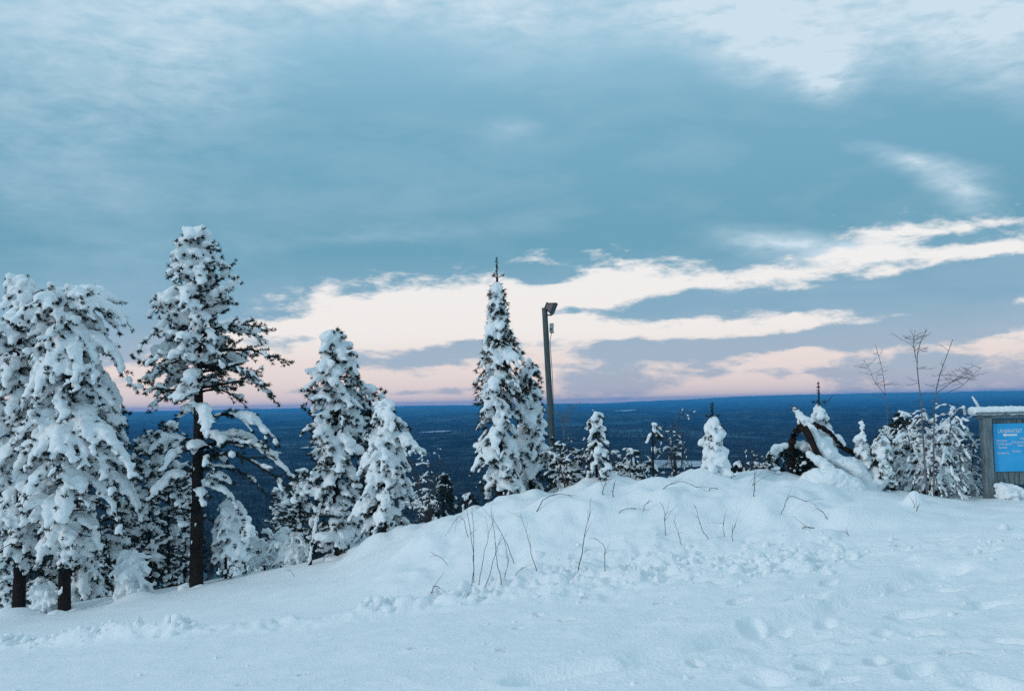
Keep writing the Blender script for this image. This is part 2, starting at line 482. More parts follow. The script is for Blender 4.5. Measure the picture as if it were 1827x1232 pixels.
# crumbled snow thrown aside by the plough
rng = np.random.default_rng(12)
iv_, if0 = None, None
import bmesh
_bm = bmesh.new(); bmesh.ops.create_icosphere(_bm, subdivisions=2, radius=1.0)
iv_ = np.array([q.co[:] for q in _bm.verts]); if0 = np.array([[q.index for q in t.verts] for t in _bm.faces]); _bm.free()
NC = 2300
thc = rng.uniform(-0.56, 0.56, NC); keepc = rng.uniform(0, 1, NC) < (0.65 + 0.35 * smooth((thc + .5) / .45)) * (1 - .75 * smooth((thc - .22) / .12))
thc = thc[keepc]
clump = 0.5 + 0.5 * vnoise(np.column_stack([thc * 22, thc * 0]), 1.0, 77)
thc = thc[clump > .28]; NC = len(thc)
rcl = np.interp(thc, TT, RR_S) + rng.normal(0, 1, NC) * (0.22 + 0.42 * smooth((thc + .12) / .2))
szc = 0.014 + 0.070 * rng.uniform(0, 1, NC) ** 3.2
thc2 = rng.uniform(-.5, .56, 260); rc2 = np.exp(rng.uniform(math.log(5.5), math.log(11.5), 260))
thc = np.append(thc, thc2); rcl = np.append(rcl, rc2); szc = np.append(szc, 0.010 + 0.022 * rng.uniform(0, 1, 260) ** 3); NC = len(thc)
xc, yc = np.sin(thc) * rcl, np.cos(thc) * rcl
zc_ = ground(xc, yc)
A3 = rng.normal(size=(NC, 3, 3)); A3 = np.linalg.qr(A3)[0] * (szc[:, None] * rng.uniform(.6, 1.25, (NC, 3)))[:, None, :]
Vc = np.einsum('kj,nij->nki', iv_, A3)
Vc = Vc * (1 + 0.22 * vnoise((iv_[None] * 1.7 + np.arange(NC)[:, None, None] * 5.3).reshape(-1, 3), 1.0, 4).reshape(NC, -1, 1))
Vc = Vc + np.stack([xc, yc, zc_ - szc * .12], -1)[:, None]
Fc = (if0[None] + (np.arange(NC) * len(iv_))[:, None, None]).reshape(-1, 3)
cl_o = add_obj('snow_crumbs', mesh_from('snow_crumbs', Vc.reshape(-1, 3), Fc), M_SNOW); cl_o['kind'] = 'stuff'
tag(cl_o, 'crumbled snow clods strewn along the ploughed edge', 'snow clods')

# ------------------------------------------------------------------ valley and far hills
def valley(x, y):
    th = np.arctan2(x, y); r = np.hypot(x, y)
    P = np.column_stack([x, y])
    d = np.maximum(r - 20, 0)
    z0 = -2.0 - drop(d)
    floor = -98 + 12 * fbm(P, 1 / 1300., 3, 3)
    w = smooth((r - 480) / 800)
    z = z0 * (1 - w) + np.maximum(floor, -112) * w
    # three successive low fells
    for (rc, wd, hgt, seed, fr) in ((2700, 600, 24, 14, 1 / 2600.), (4600, 900, 44, 11, 1 / 2600.), (7400, 1200, 64, 12, 1 / 3200.)):
        lat = 0.80 + 0.45 * vnoise(np.column_stack([th * 7, th * 0 + seed]), 1.0, seed) + 0.05 * vnoise(np.column_stack([th * 31, th * 0 + seed]), 1.0, seed + 5)
        z = np.maximum(z, -98 + hgt * lat * np.exp(-((r - rc) / wd) ** 2))
    crest = EYE + np.interp(th, [-3.2, -1, -.5, -.26, -.12, -.02, .077, .13, .217, .3, .38, .5, .8, 3.2], [0, 0, -2, -12, -8, -20, -30, -16, 14, 28, 22, 8, 5, 0])
    crest = crest - 3 + 7 * vnoise(np.column_stack([th * 22, th * 0 + 3]), 1.0, 23) + 2.5 * vnoise(np.column_stack([th * 70, th * 0 + 3]), 1.0, 27)
    z = np.maximum(z, -98 + (crest + 98) * np.exp(-((r - 11400) / 2100) ** 2))
    z = np.where(r > 11400, np.maximum(z, -98 + (crest + 98) * 0.97), z)
    z = z + 6 * fbm(P, 1 / 420., 3, 8) * w
    return np.where(z > 12, 12 + 12 * np.tanh((z - 12) / 12), z)


M_VAL, ntv, bv = new_mat('valley_forest_floor')
tcv = ntv.nodes.new('ShaderNodeTexCoord')
nv = ntv.nodes.new('ShaderNodeTexNoise'); nv.inputs['Scale'].default_value = 0.02; nv.inputs['Detail'].default_value = 8
ntv.links.new(tcv.outputs['Object'], nv.inputs['Vector'])
rv = ntv.nodes.new('ShaderNodeValToRGB'); rv.color_ramp.elements[0].color = (0.004, 0.008, 0.011, 1); rv.color_ramp.elements[1].color = (0.085, 0.115, 0.13, 1)
rv.color_ramp.elements[0].position = .50; rv.color_ramp.elements[1].position = .74
ntv.links.new(nv.outputs['Fac'], rv.inputs[0])
# stands on the fell tops carry frost, open bogs and felled plots are paler
sp = ntv.nodes.new('ShaderNodeSeparateXYZ'); ntv.links.new(tcv.outputs['Object'], sp.inputs[0])
fr = ntv.nodes.new('ShaderNodeMapRange'); fr.inputs[1].default_value = -78; fr.inputs[2].default_value = -8; fr.inputs[4].default_value = 0.9
ntv.links.new(sp.outputs[2], fr.inputs[0])
np_ = ntv.nodes.new('ShaderNodeTexNoise'); np_.inputs['Scale'].default_value = 0.0022; np_.inputs['Detail'].default_value = 6; np_.inputs['Roughness'].default_value = .65
ntv.links.new(tcv.outputs['Object'], np_.inputs['Vector'])
pr2 = ntv.nodes.new('ShaderNodeMapRange'); pr2.inputs[1].default_value = .54; pr2.inputs[2].default_value = .70; pr2.inputs[4].default_value = .6
ntv.links.new(np_.outputs['Fac'], pr2.inputs[0])
ad = ntv.nodes.new('ShaderNodeMath'); ad.operation = 'ADD'; ad.use_clamp = True
ntv.links.new(fr.outputs[0], ad.inputs[0]); ntv.links.new(pr2.outputs[0], ad.inputs[1])
mxv = ntv.nodes.new('ShaderNodeMix'); mxv.data_type = 'RGBA'; mxv.inputs[7].default_value = (0.10, 0.21, 0.27, 1)
ntv.links.new(ad.outputs[0], mxv.inputs[0]); ntv.links.new(rv.outputs[0], mxv.inputs[6])
ntv.links.new(mxv.outputs[2], bv.inputs['Base Color']); bv.inputs['Roughness'].default_value = 0.95; bv.inputs['Specular IOR Level'].default_value = 0.05
nb = ntv.nodes.new('ShaderNodeTexNoise'); nb.inputs['Scale'].default_value = 0.08; nb.inputs['Detail'].default_value = 4
ntv.links.new(tcv.outputs['Object'], nb.inputs['Vector'])
bpv = ntv.nodes.new('ShaderNodeBump'); bpv.inputs['Strength'].default_value = 0.6; bpv.inputs['Distance'].default_value = 8
ntv.links.new(nb.outputs['Fac'], bpv.inputs['Height']); ntv.links.new(bpv.outputs[0], bv.inputs['Normal'])

ths = np.concatenate([np.linspace(-math.pi, -0.66, 40, endpoint=False), np.linspace(-0.66, 0.66, 300, endpoint=False), np.linspace(0.66, math.pi, 40, endpoint=False)])
rs = np.concatenate([np.geomspace(60, 1000, 50, endpoint=False), np.geomspace(1000, 14500, 165)])
x, y, f = polar_grid(rs, ths)
z = valley(x, y)
z = z + 5 * np.random.default_rng(8).uniform(-.5, .5, len(z)) * smooth((np.hypot(x, y) - 3000) / 3000)   # ragged canopy
vo = add_obj('valley_terrain', mesh_from('valley_terrain', np.column_stack([x, y, z]), f), M_VAL); vo['kind'] = 'structure'

# snow-covered bogs and clearings seen as pale streaks
def clearing(px, py, wpx, dep, name='snow_clearing'):
    d = ray(px, py)
    ys = np.geomspace(900, 13000, 500)
    zz = EYE + d[2] / d[1] * ys
    v = valley(d[0] / d[1] * ys, ys)
    k = np.argmax(zz < v)
    Y = ys[k]; cx, cy = d[0] / d[1] * Y, Y
    hw = wpx / FPX * Y / 2
    ang = np.linspace(0, 2 * math.pi, 40, endpoint=False)
    rng = np.random.default_rng(int(px))
    rr_ = 1 + 0.25 * np.interp(ang, np.linspace(0, 2 * math.pi, 10), np.append(rng.normal(size=9), 0))
    V = [[cx, cy]]
    for ringk in (0.33, 0.66, 1.0):
        V += [[cx + hw * c * ringk, cy + dep * s * ringk] for c, s in zip(np.cos(ang) * rr_, np.sin(ang) * rr_)]
    V = np.array(V); z_ = valley(V[:, 0], V[:, 1]) + 4
    F = [[0, 1 + i, 1 + (i + 1) % 40] for i in range(40)]
    F += [[1 + 40 * k_ + i, 41 + 40 * k_ + i, 41 + 40 * k_ + (i + 1) % 40, 1 + 40 * k_ + (i + 1) % 40] for k_ in (0, 1) for i in range(40)]
    o = add_obj(name, mesh_from(name, np.column_stack([V, z_]), F), M_BOG); o['kind'] = 'structure'
    return (cx, cy, hw * 1.2, dep * 1.2)


CLEAR = [clearing(1200, 832, 120, 90)]
for a in ((775, 772, 60, 45), (1118, 733, 34, 80), (560, 800, 40, 30)):
    CLEAR.append(clearing(*a))

# the far-off wood: one mass of conifers on the slope and valley floor
rng = np.random.default_rng(4)
N1, N2 = 3200, 30000
rr_ = np.concatenate([np.sqrt(rng.uniform(95 ** 2, 520 ** 2, N1)), np.exp(rng.uniform(math.log(480), math.log(5200), N2))])
tt_ = rng.uniform(-0.62, 0.62, N1 + N2)
x, y = np.sin(tt_) * rr_, np.cos(tt_) * rr_
keep = np.ones(N1 + N2, bool)
for cx, cy, a, b in CLEAR:
    keep &= (((x - cx) / a) ** 2 + ((y - cy) / b) ** 2) > 0.8
x, y, rr_ = x[keep], y[keep], rr_[keep]
z = valley(x, y) - 0.4
V, F, nv_ = [], [], 0
far = rr_ >= 520
xx, yy, zz = x[far], y[far], z[far]; n = len(xx); S = 5
hgt = rng.uniform(5.5, 12, n); wid = hgt * rng.uniform(0.11, 0.19, n); a0 = rng.uniform(0, 6.28, n); ang = np.arange(S) / S * 2 * math.pi
for k, (zb, zt, wk) in enumerate(((0.12, 0.72, 1.0), (0.5, 1.0, 0.62))):
    ringv = np.stack([xx[:, None] + np.cos(ang + a0[:, None]) * wid[:, None] * wk * rng.uniform(.6, 1.3, (n, S)),
                      yy[:, None] + np.sin(ang + a0[:, None]) * wid[:, None] * wk * rng.uniform(.6, 1.3, (n, S)),
                      zz[:, None] + hgt[:, None] * (zb + rng.uniform(-.06, .06, (n, S)))], -1)
    tip = np.stack([xx, yy, zz + hgt * zt], -1)[:, None, :]
    V.append(np.concatenate([ringv, tip], 1).reshape(-1, 3))
    base = (np.arange(n) * (S + 1) + nv_)[:, None]; j = np.arange(S)[None]
    F.append(np.stack([base + j, base + (j + 1) % S, base + S + 0 * j], -1).reshape(-1, 3)); nv_ += n * (S + 1)
# nearer trees: a thin stem and loose ragged boughs
xx, yy, zz = x[~far], y[~far], z[~far]; n = len(xx); B = 36
hgt = rng.uniform(5, 11, n); wid = hgt * rng.uniform(0.10, 0.17, n)
q = rng.uniform(0, 1, (n, B)) ** 0.8
zb = zz[:, None] + hgt[:, None] * (0.16 + 0.84 * q)
aa = rng.uniform(0, 6.28, (n, B)); L = wid[:, None] * (1.05 - q) ** 0.8 * rng.uniform(.5, 1.2, (n, B)) + 0.12
ca, sa = np.cos(aa), np.sin(aa); hw = (0.16 + 0.28 * L) * rng.uniform(.6, 1.2, (n, B))
c0 = np.stack([xx[:, None] + 0 * ca, yy[:, None] + 0 * ca, zb], -1)
t1 = c0 + np.stack([ca * L - sa * hw, sa * L + ca * hw, -0.45 * L], -1)
t2 = c0 + np.stack([ca * L + sa * hw, sa * L - ca * hw, -0.5 * L - .1], -1)
c0 = c0 + np.stack([0 * ca, 0 * ca, 0.25 + 0 * ca], -1)
V.append(np.stack([c0, t1, t2], 2).reshape(-1, 3)); F.append(np.arange(n * B * 3).reshape(-1, 3) + nv_); nv_ += n * B * 3
tw_ = 0.10
for ca_, sa_ in ((1, 0), (0, 1)):
    V.append(np.stack([np.stack([xx - tw_ * ca_, yy - tw_ * sa_, zz - 1], -1), np.stack([xx + tw_ * ca_, yy + tw_ * sa_, zz - 1], -1), np.stack([xx, yy, zz + hgt], -1)], 1).reshape(-1, 3))
    F.append(np.arange(n * 3).reshape(-1, 3) + nv_); nv_ += n * 3
fo = add_obj('far_forest', mesh_from('far_forest', np.concatenate(V), np.concatenate(F), False), M_FOREST)
fo['kind'] = 'stuff'; tag(fo, 'dark blue conifer forest filling the valley below the hilltop', 'forest')

# ------------------------------------------------------------------ builders for plants
class Tubes:
    def __init__(self):
        self.v, self.f, self.n = [], [], 0

    def add(self, pts, radii, sides=5, flat=1.0):
        pts = np.asarray(pts, float); m = len(pts)
        radii = np.broadcast_to(np.asarray(radii, float), (m,))
        tan = np.gradient(pts, axis=0); tan /= np.linalg.norm(tan, axis=1)[:, None] + 1e-9
        ref = np.where(np.abs(tan[:, 2:3]) > 0.9, np.array([[1.0, 0, 0]]), np.array([[0, 0, 1.0]]))
        a = np.cross(tan, ref); a /= np.linalg.norm(a, axis=1)[:, None] + 1e-9
        b = np.cross(a, tan)
        ang = np.arange(sides) / sides * 2 * math.pi
        ring = pts[:, None, :] + radii[:, None, None] * (np.cos(ang)[None, :, None] * a[:, None, :] + flat * np.sin(ang)[None, :, None] * b[:, None, :])
        self.v.append(ring.reshape(-1, 3)); o = self.n
        i = np.arange(m - 1)[:, None] * sides; j = np.arange(sides)[None]
        q = np.stack([i + j, i + (j + 1) % sides, i + sides + (j + 1) % sides, i + sides + j], -1).reshape(-1, 4) + o
        self.f += q.tolist()
        self.f.append([o + k for k in range(sides)][::-1]); self.f.append([o + (m - 1) * sides + k for k in range(sides)])
        self.n += m * sides

    def build(self, name, mat, parent):
        return add_obj(name, mesh_from(name, np.concatenate(self.v), self.f), mat, parent)


class Needles:
    def __init__(self, rng):
        self.p, self.d, self.l = [], [], []; self.rng = rng

    def add(self, p, d, l):
        self.p.append(p); self.d.append(d); self.l.append(l)

    def build(self, name, mat, parent, per=12, width=0.013, spread=0.85):
        rng = self.rng
        P = np.repeat(np.array(self.p), per, 0); D = np.repeat(np.array(self.d), per, 0); L = np.repeat(np.array(self.l), per)
        n = len(P)
        D = D / (np.linalg.norm(D, axis=1)[:, None] + 1e-9) + rng.normal(0, spread, (n, 3)) * np.array([1, 1, 0.8])
        D /= np.linalg.norm(D, axis=1)[:, None] + 1e-9
        side = np.cross(D, rng.normal(size=(n, 3))); side /= np.linalg.norm(side, axis=1)[:, None] + 1e-9
        L = L * rng.uniform(0.7, 1.2, n)
        P = P + rng.normal(0, 0.012, (n, 3))
        w = width * rng.uniform(.7, 1.3, n)[:, None]
        V = np.stack([P - side * w, P + side * w, P + D * L[:, None]], 1).reshape(-1, 3)
        return add_obj(name, mesh_from(name, V, np.arange(3 * n).reshape(-1, 3), False), mat, parent)


def ico(sub):
    import bmesh
    bm = bmesh.new(); bmesh.ops.create_icosphere(bm, subdivisions=sub, radius=1.0)
    v = np.array([q.co[:] for q in bm.verts]); f_ = np.array([[q.index for q in t.verts] for t in bm.faces]); bm.free()
    return v, f_


ICO = {1: ico(1), 2: ico(2)}


class Snow:
    """lumps of snow that are merged into one lumpy skin"""
    def __init__(self, rng):
        self.c, self.fw, self.r = [], [], []; self.rng = rng

    def add(self, c, fwd, a, b, h):
        self.c.append(c); self.fw.append(fwd); self.r.append((a, b, h))

    def build(self, name, mat, parent, voxel=0.032, amp=0.02, sub=1, fine=0.008):
        iv, if_ = ICO[sub]
        C = np.array(self.c); FW = np.array(self.fw); R = np.array(self.r)
        FW = FW / (np.linalg.norm(FW, axis=1)[:, None] + 1e-9)
        up = np.tile([0, 0, 1.0], (len(C), 1)); up[np.abs(FW[:, 2]) > 0.97] = [1, 0, 0]
        sd_ = np.cross(up, FW); sd_ /= np.linalg.norm(sd_, axis=1)[:, None] + 1e-9
        upv = np.cross(FW, sd_)
        V = C[:, None] + iv[None, :, 0:1] * (FW * R[:, 0:1])[:, None] + iv[None, :, 1:2] * (sd_ * R[:, 1:2])[:, None] + iv[None, :, 2:3] * (upv * R[:, 2:3])[:, None]
        V = V.reshape(-1, 3)
        F = (if_[None] + (np.arange(len(C)) * len(iv))[:, None, None]).reshape(-1, 3)
        me0 = mesh_from('tmp', V, F)
        ob = bpy.data.objects.new('tmp', me0); COL.objects.link(ob)
        md = ob.modifiers.new('r', 'REMESH'); md.mode = 'VOXEL'; md.voxel_size = voxel; md.adaptivity = 0.0
        dg = bpy.context.evaluated_depsgraph_get()
        me1 = bpy.data.meshes.new_from_object(ob.evaluated_get(dg))
        bpy.data.objects.remove(ob); bpy.data.meshes.remove(me0)
        n_ = len(me1.vertices); co = np.empty(n_ * 3, np.float32); me1.vertices.foreach_get('co', co); co = co.reshape(-1, 3).astype(float)
        no = np.empty(n_ * 3, np.float32); me1.vertices.foreach_get('normal', no); no = no.reshape(-1, 3)
        dsp = amp * vnoise(co, 9.0, 3) + amp * 0.6 * vnoise(co, 19.0, 4) + fine * vnoise(co, 42.0, 6)
        co = co + no * dsp[:, None]
        me1.vertices.foreach_set('co', co.astype(np.float32).ravel())
        me1.polygons.foreach_set('use_smooth', np.ones(len(me1.polygons), bool)); me1.update(); me1.name = name
        me1.materials.clear()
        return add_obj(name, me1, mat, parent)


def unit(v):
    v = np.asarray(v, float)
    return v / (np.linalg.norm(v) + 1e-9)


def profile(axis_px, rows, Y):
    """rows of (py, left, right) half widths in the picture -> (height, left m, right m)"""
    k = Y / FPX
    return [(at(axis_px, py, Y)[2], l * k, r_ * k) for py, l, r_ in rows]


def tree(kind, name, label, cat, axis_px, base, top_py, Y, rows, seed, cov=lambda zf, ca: 0.8, n_limb=70, trunk_r=0.11,
         lump=1.0, group=None, voxel=0.026, leader=0.0, tuft=1.0, needle=0.068, bend=0.0, pillow=0.35, per=15, width=0.0085,
         droop=(-0.25, 0.5), wildness=0.5, density=lambda zf: 1.0, arms=(), show=0.5, beads=0):
    rng = np.random.default_rng(seed)
    bx = at(axis_px, base, Y); bz = gz(bx[0], Y) - 0.15
    H = at(axis_px, top_py, Y)[2] - bz
    root = thing(name, label, cat, (bx[0], Y, bz), 0.0, group)
    prof = sorted([(z_ - bz, l, r_) for z_, l, r_ in profile(axis_px, rows, Y)])
    pz = np.array([p[0] for p in prof]); pl = np.array([p[1] for p in prof]); pr = np.array([p[2] for p in prof])
    wood = Tubes(); nd = Needles(rng); sn = Snow(rng)
    zs = np.linspace(0, 1, 16)
    wob = np.column_stack([0.03 * H / 6 * np.sin(zs * 5 + seed) + bend * zs ** 2, 0.03 * H / 6 * np.cos(zs * 4 + seed), zs * H])
    wob[:, :2] -= wob[0, :2] * (1 - zs[:, None])
    wood.add(wob, trunk_r * (1 - 0.9 * zs) ** 0.8 + 0.008, 8)
    tp = lambda zq: np.array([np.interp(zq, wob[:, 2], wob[:, k]) for k in range(3)])
    zlo, zhi = pz.min(), pz.max()
    ga = rng.uniform(0, 6.28)
    for i in range(n_limb + len(arms)):
        q = ((min(i, n_limb - 1) + rng.uniform(0, 1)) / n_limb)
        ztip = zlo + (zhi - zlo) * q
        ga += 2.4 + rng.normal(0, 0.5)
        ca, sa = math.cos(ga), math.sin(ga)
        wl_, wr_ = np.interp(ztip, pz, pl), np.interp(ztip, pz, pr)
        wside = wl_ if ca < 0 else wr_
        L = (wside * ca * ca + 0.5 * (wl_ + wr_) * 0.85 * sa * sa) * (rng.uniform(0.76, 1.1) if rng.uniform() < .72 else rng.uniform(.35, .75))
        zf = (ztip - zlo) / max(zhi - zlo, 0.1)
        arm = arms[i - n_limb] if i >= n_limb else None
        if arm is None and (L < 0.04 or rng.uniform() > density(zf)):
            continue
        if kind == 'spruce':
            rise = L * rng.uniform(0.55, 0.95)
        else:
            rise = L * rng.uniform(*droop)
        if arm is not None:                                   # a long bough seen singly in the photograph
            z0 = at(axis_px, arm[0], Y)[2] - bz
            en = at(arm[1], arm[2], Y + arm[3]) - np.array([bx[0], Y, bz])
            ga = math.atan2(en[1], en[0]); ca, sa = math.cos(ga), math.sin(ga); L = math.hypot(en[0], en[1]); ztip = en[2]; rise = z0 - ztip
        else:
            z0 = ztip + rise
        z0 = min(max(z0, 0.1), H * 0.985)
        rise = z0 - ztip
        p0 = tp(z0); s = np.linspace(0, 1, 8)
        dirh = np.array([ca, sa, 0])
        wig = np.cumsum(rng.normal(0, 0.05, 8)) * L
        side = np.array([-sa, ca, 0])
        if kind == 'spruce':
            zc = -rise * (0.35 * s + 0.65 * s ** 2) + 0.05 * L * s ** 4
        elif rise > 0.3 * L:
            zc = -rise * (0.15 * s + 0.85 * s ** 2.2) + 0.12 * L * np.sin(s * math.pi)
        else:
            zc = -rise * s + 0.20 * L * np.sin(s * math.pi) * (0.5 if rise > 0 else -0.4) + np.cumsum(rng.normal(0, 0.025, 8)) * L
        limb = p0 + np.outer(s * L, dirh) + np.outer(wig * s, side) + np.column_stack([0 * s, 0 * s, zc])
        wood.add(limb, np.maximum(0.0045, min(trunk_r * 0.3, 0.014 + 0.014 * L) * (1 - 0.85 * s)), 5)
        c = cov(zf, ca) if arm is None else arm[4]
        if arm is None and zf < .85 and rng.uniform() < 0.14:
            c *= 0.25                                      # boughs that shook their load off
        step = (0.085 if kind == 'spruce' else 0.088) / tuft
        ns = max(3, int(L / step))
        ltan = np.gradient(limb, axis=0)
        for k in range(ns):
            sk = 0.15 + 0.85 * (k + rng.uniform(0, 1)) / ns
            p = np.array([np.interp(sk, s, limb[:, m]) for m in range(3)])
            t_ = unit([np.interp(sk, s, ltan[:, m]) for m in range(3)])
            sg = 1 if (k % 2) else -1
            if kind == 'spruce':
                tl = min(0.42, 0.10 + 0.42 * L * (1 - sk) + 0.05) * rng.uniform(.7, 1.2)
                dr_ = unit(t_ * 0.7 + side * sg * rng.uniform(.5, 1.0) + np.array([0, 0, -rng.uniform(0.25, 0.75)]))
            else:
                tl = min(0.42, 0.10 + 0.30 * L * (1.05 - sk)) * rng.uniform(.6, 1.25)
                dr_ = unit(t_ * 0.7 + side * sg * rng.uniform(.1, 1.0) + np.array([0, 0, rng.uniform(-wildness * 1.1, wildness)]))
            m_ = max(2, int(tl / 0.07))
            ss = (np.arange(m_) + 0.6) / m_
            tw = p + np.outer(ss * tl, dr_) + np.column_stack([0 * ss, 0 * ss, -0.12 * tl * ss ** 2])
            if tl > 0.16:
                wood.add(np.vstack([p, tw]), 0.004, 3)
            laden = rng.uniform() < c
            rtw = lump * rng.uniform(0.026, 0.056)
            for j in range(m_):
                if laden:
                    if rng.uniform() < 0.93:
                        rr = rtw * (1.15 - 0.45 * ss[j]) * rng.uniform(.88, 1.12)
                        sn.add(tw[j] + np.array([0, 0, rr * 0.45]) + rng.normal(0, .007, 3), dr_ + np.array([0, 0, -.24 * ss[j]]), max(0.062, rr * 1.5), rr * 1.12, rr * .72)
                    if rng.uniform() < show:
                        out = unit(np.array([ca, sa, 0]) * 0.5 + np.array([rng.normal(0, .6), rng.normal(0, .6), -0.6]))
                        nd.add(tw[j] + out * 0.02, out, needle * 1.15)
                elif rng.uniform() < 0.9:
                    nd.add(tw[j], dr_ + np.array([0, 0, 0.2]), needle)
            if laden:
                if kind != 'spruce' and rng.uniform() < show * 1.1:      # dark shoot tips sticking out of the snow
                    for _ in range(2):
                        nd.add(tw[-1] + dr_ * rng.uniform(.02, .05), dr_ + np.array([0, 0, .25]), needle * 1.2)
                if rng.uniform() < 0.15:
                    rr = lump * rng.uniform(.05, .08)
                    sn.add(tw[-1] + np.array([0, 0, rr * .3]), dr_, rr * 1.3, rr, rr * .8)
        if rng.uniform() < pillow * c * 1.35 and L > .15:
            s0, s1 = rng.uniform(.15, .45), rng.uniform(.8, 1.02)
            big = lump * rng.uniform(.065, .12)
            for sk in np.linspace(s0, s1, max(3, int(L * (s1 - s0) / 0.06))):
                p = np.array([np.interp(sk, s, limb[:, m]) for m in range(3)])
                t_ = unit([np.interp(sk, s, ltan[:, m]) for m in range(3)])
                rr = big * rng.uniform(.9, 1.1) * (0.6 + 0.5 * math.sin(math.pi * (sk - s0) / (s1 - s0 + 1e-6)))
                sn.add(p + np.array([0, 0, rr * .5]) + rng.normal(0, .022, 3), t_, rr * 1.3, rr * 1.15, rr * .75)
        nd.add(limb[-1], ltan[-1], needle)
    for zq in np.linspace(H * 0.45, H * 0.99, beads):
        rr = rng.uniform(.028, .05)
        sn.add(tp(zq) + rng.normal(0, .008, 3), np.array([0, .1, 1.0]), rr * rng.uniform(.8, 1.3), rr, rr)
    if leader == 0:
        for zq in np.linspace(H * 0.95, H * 1.0, 5):
            rr = lump * rng.uniform(.035, .06) * min(1, H / 3)
            sn.add(tp(zq) + rng.normal(0, .02, 3), np.array([0, 0.1, 1.0]), rr * 1.2, rr, rr)
    else:
        wood.add(np.array([tp(H) - [0, 0, .1], tp(H) + [0.0, 0, leader * .5], tp(H) + [0.005, 0, leader]]), [0.013, 0.010, 0.004], 5)
        for a_ in (0.3, 2.3, 4.2):
            wood.add(np.array([tp(H), tp(H) + [0.13 * math.cos(a_), .13 * math.sin(a_), .07]]), [0.007, .003], 4)
            nd.add(tp(H) + [0.1 * math.cos(a_), .1 * math.sin(a_), .05], np.array([math.cos(a_), math.sin(a_), .4]), .04)
        for zq in np.linspace(0, 1, 7):
            nd.add(tp(H) + [0, 0, leader * zq * .9], np.array([0, 0, 1.0]), .03)
    if trunk_r > 0.05:
        for k in range(int(26 * H / 6)):                       # snow plastered on the windward bark, drift at the foot
            zq = rng.uniform(0.02, 0.75) * H; rt_ = trunk_r * (1 - 0.9 * zq / H) ** 0.8
            a_ = math.pi + rng.normal(0.5, .7)
            rr = rng.uniform(.018, .045)
            sn.add(tp(zq) + np.array([math.cos(a_) * rt_, math.sin(a_) * rt_, 0]), np.array([0, 0.05, 1.0]), rr * rng.uniform(1.2, 3), rr, rr * .7)
        for k in range(9):
            a_ = rng.uniform(0, 6.28); rr = rng.uniform(.10, .2)
            sn.add(np.array([math.cos(a_) * (trunk_r + .06), math.sin(a_) * (trunk_r + .06), .13]), np.array([-math.sin(a_), math.cos(a_), 0]), rr * 1.4, rr, rr * .55)
        for k in range(7 if kind == 'pine' else 0):            # dead low branches
            zq = rng.uniform(0.12, 0.5) * H; a_ = rng.uniform(0, 6.28); ln = rng.uniform(.25, .8); u_ = np.linspace(0, 1, 5)
            db = tp(zq) + np.column_stack([np.cos(a_) * ln * u_, np.sin(a_) * ln * u_, -ln * rng.uniform(-.1, .5) * u_]) + np.cumsum(rng.normal(0, .015, (5, 3)), 0)
            wood.add(db, .012 * (1 - .8 * u_) + .002, 4)
            for q_ in (1, 2, 3):
                rr = rng.uniform(.015, .03); sn.add(db[q_] + [0, 0, rr * .6], db[q_ + 1] - db[q_], rr * 2.4, rr, rr * .8)
    wood.build('trunk', M_BARK, root)
    if nd.p:
        nd.build('crown', M_NEEDLE, root, per, width)
    if sn.c:
        sn.build('snow_load', M_SNOWT, root, voxel, 0.012 * lump)['kind'] = 'stuff'
    return root


def copy_tree(src, label, loc, rotz, scale, group=None):
    o = src.copy(); COL.objects.link(o); o.location = loc; o.rotation_euler = (0, 0, rotz); o.scale = (scale,) * 3
    o['label'] = label
    if group:
        o['group'] = group
    for ch in src.children:
        c = ch.copy(); COL.objects.link(c); c.parent = o
    return o


# ------------------------------------------------------------------ shrubs, shoots
def hit_ground(px, py):
    d = ray(px, py)
    ys = np.linspace(3, 40, 1500)
    xs = d[0] / d[1] * ys; zz = EYE + d[2] / d[1] * ys
    g_ = ground(xs, ys, True)
    k = int(np.argmax(zz < g_))
    return np.array([xs[k], ys[k], g_[k]])


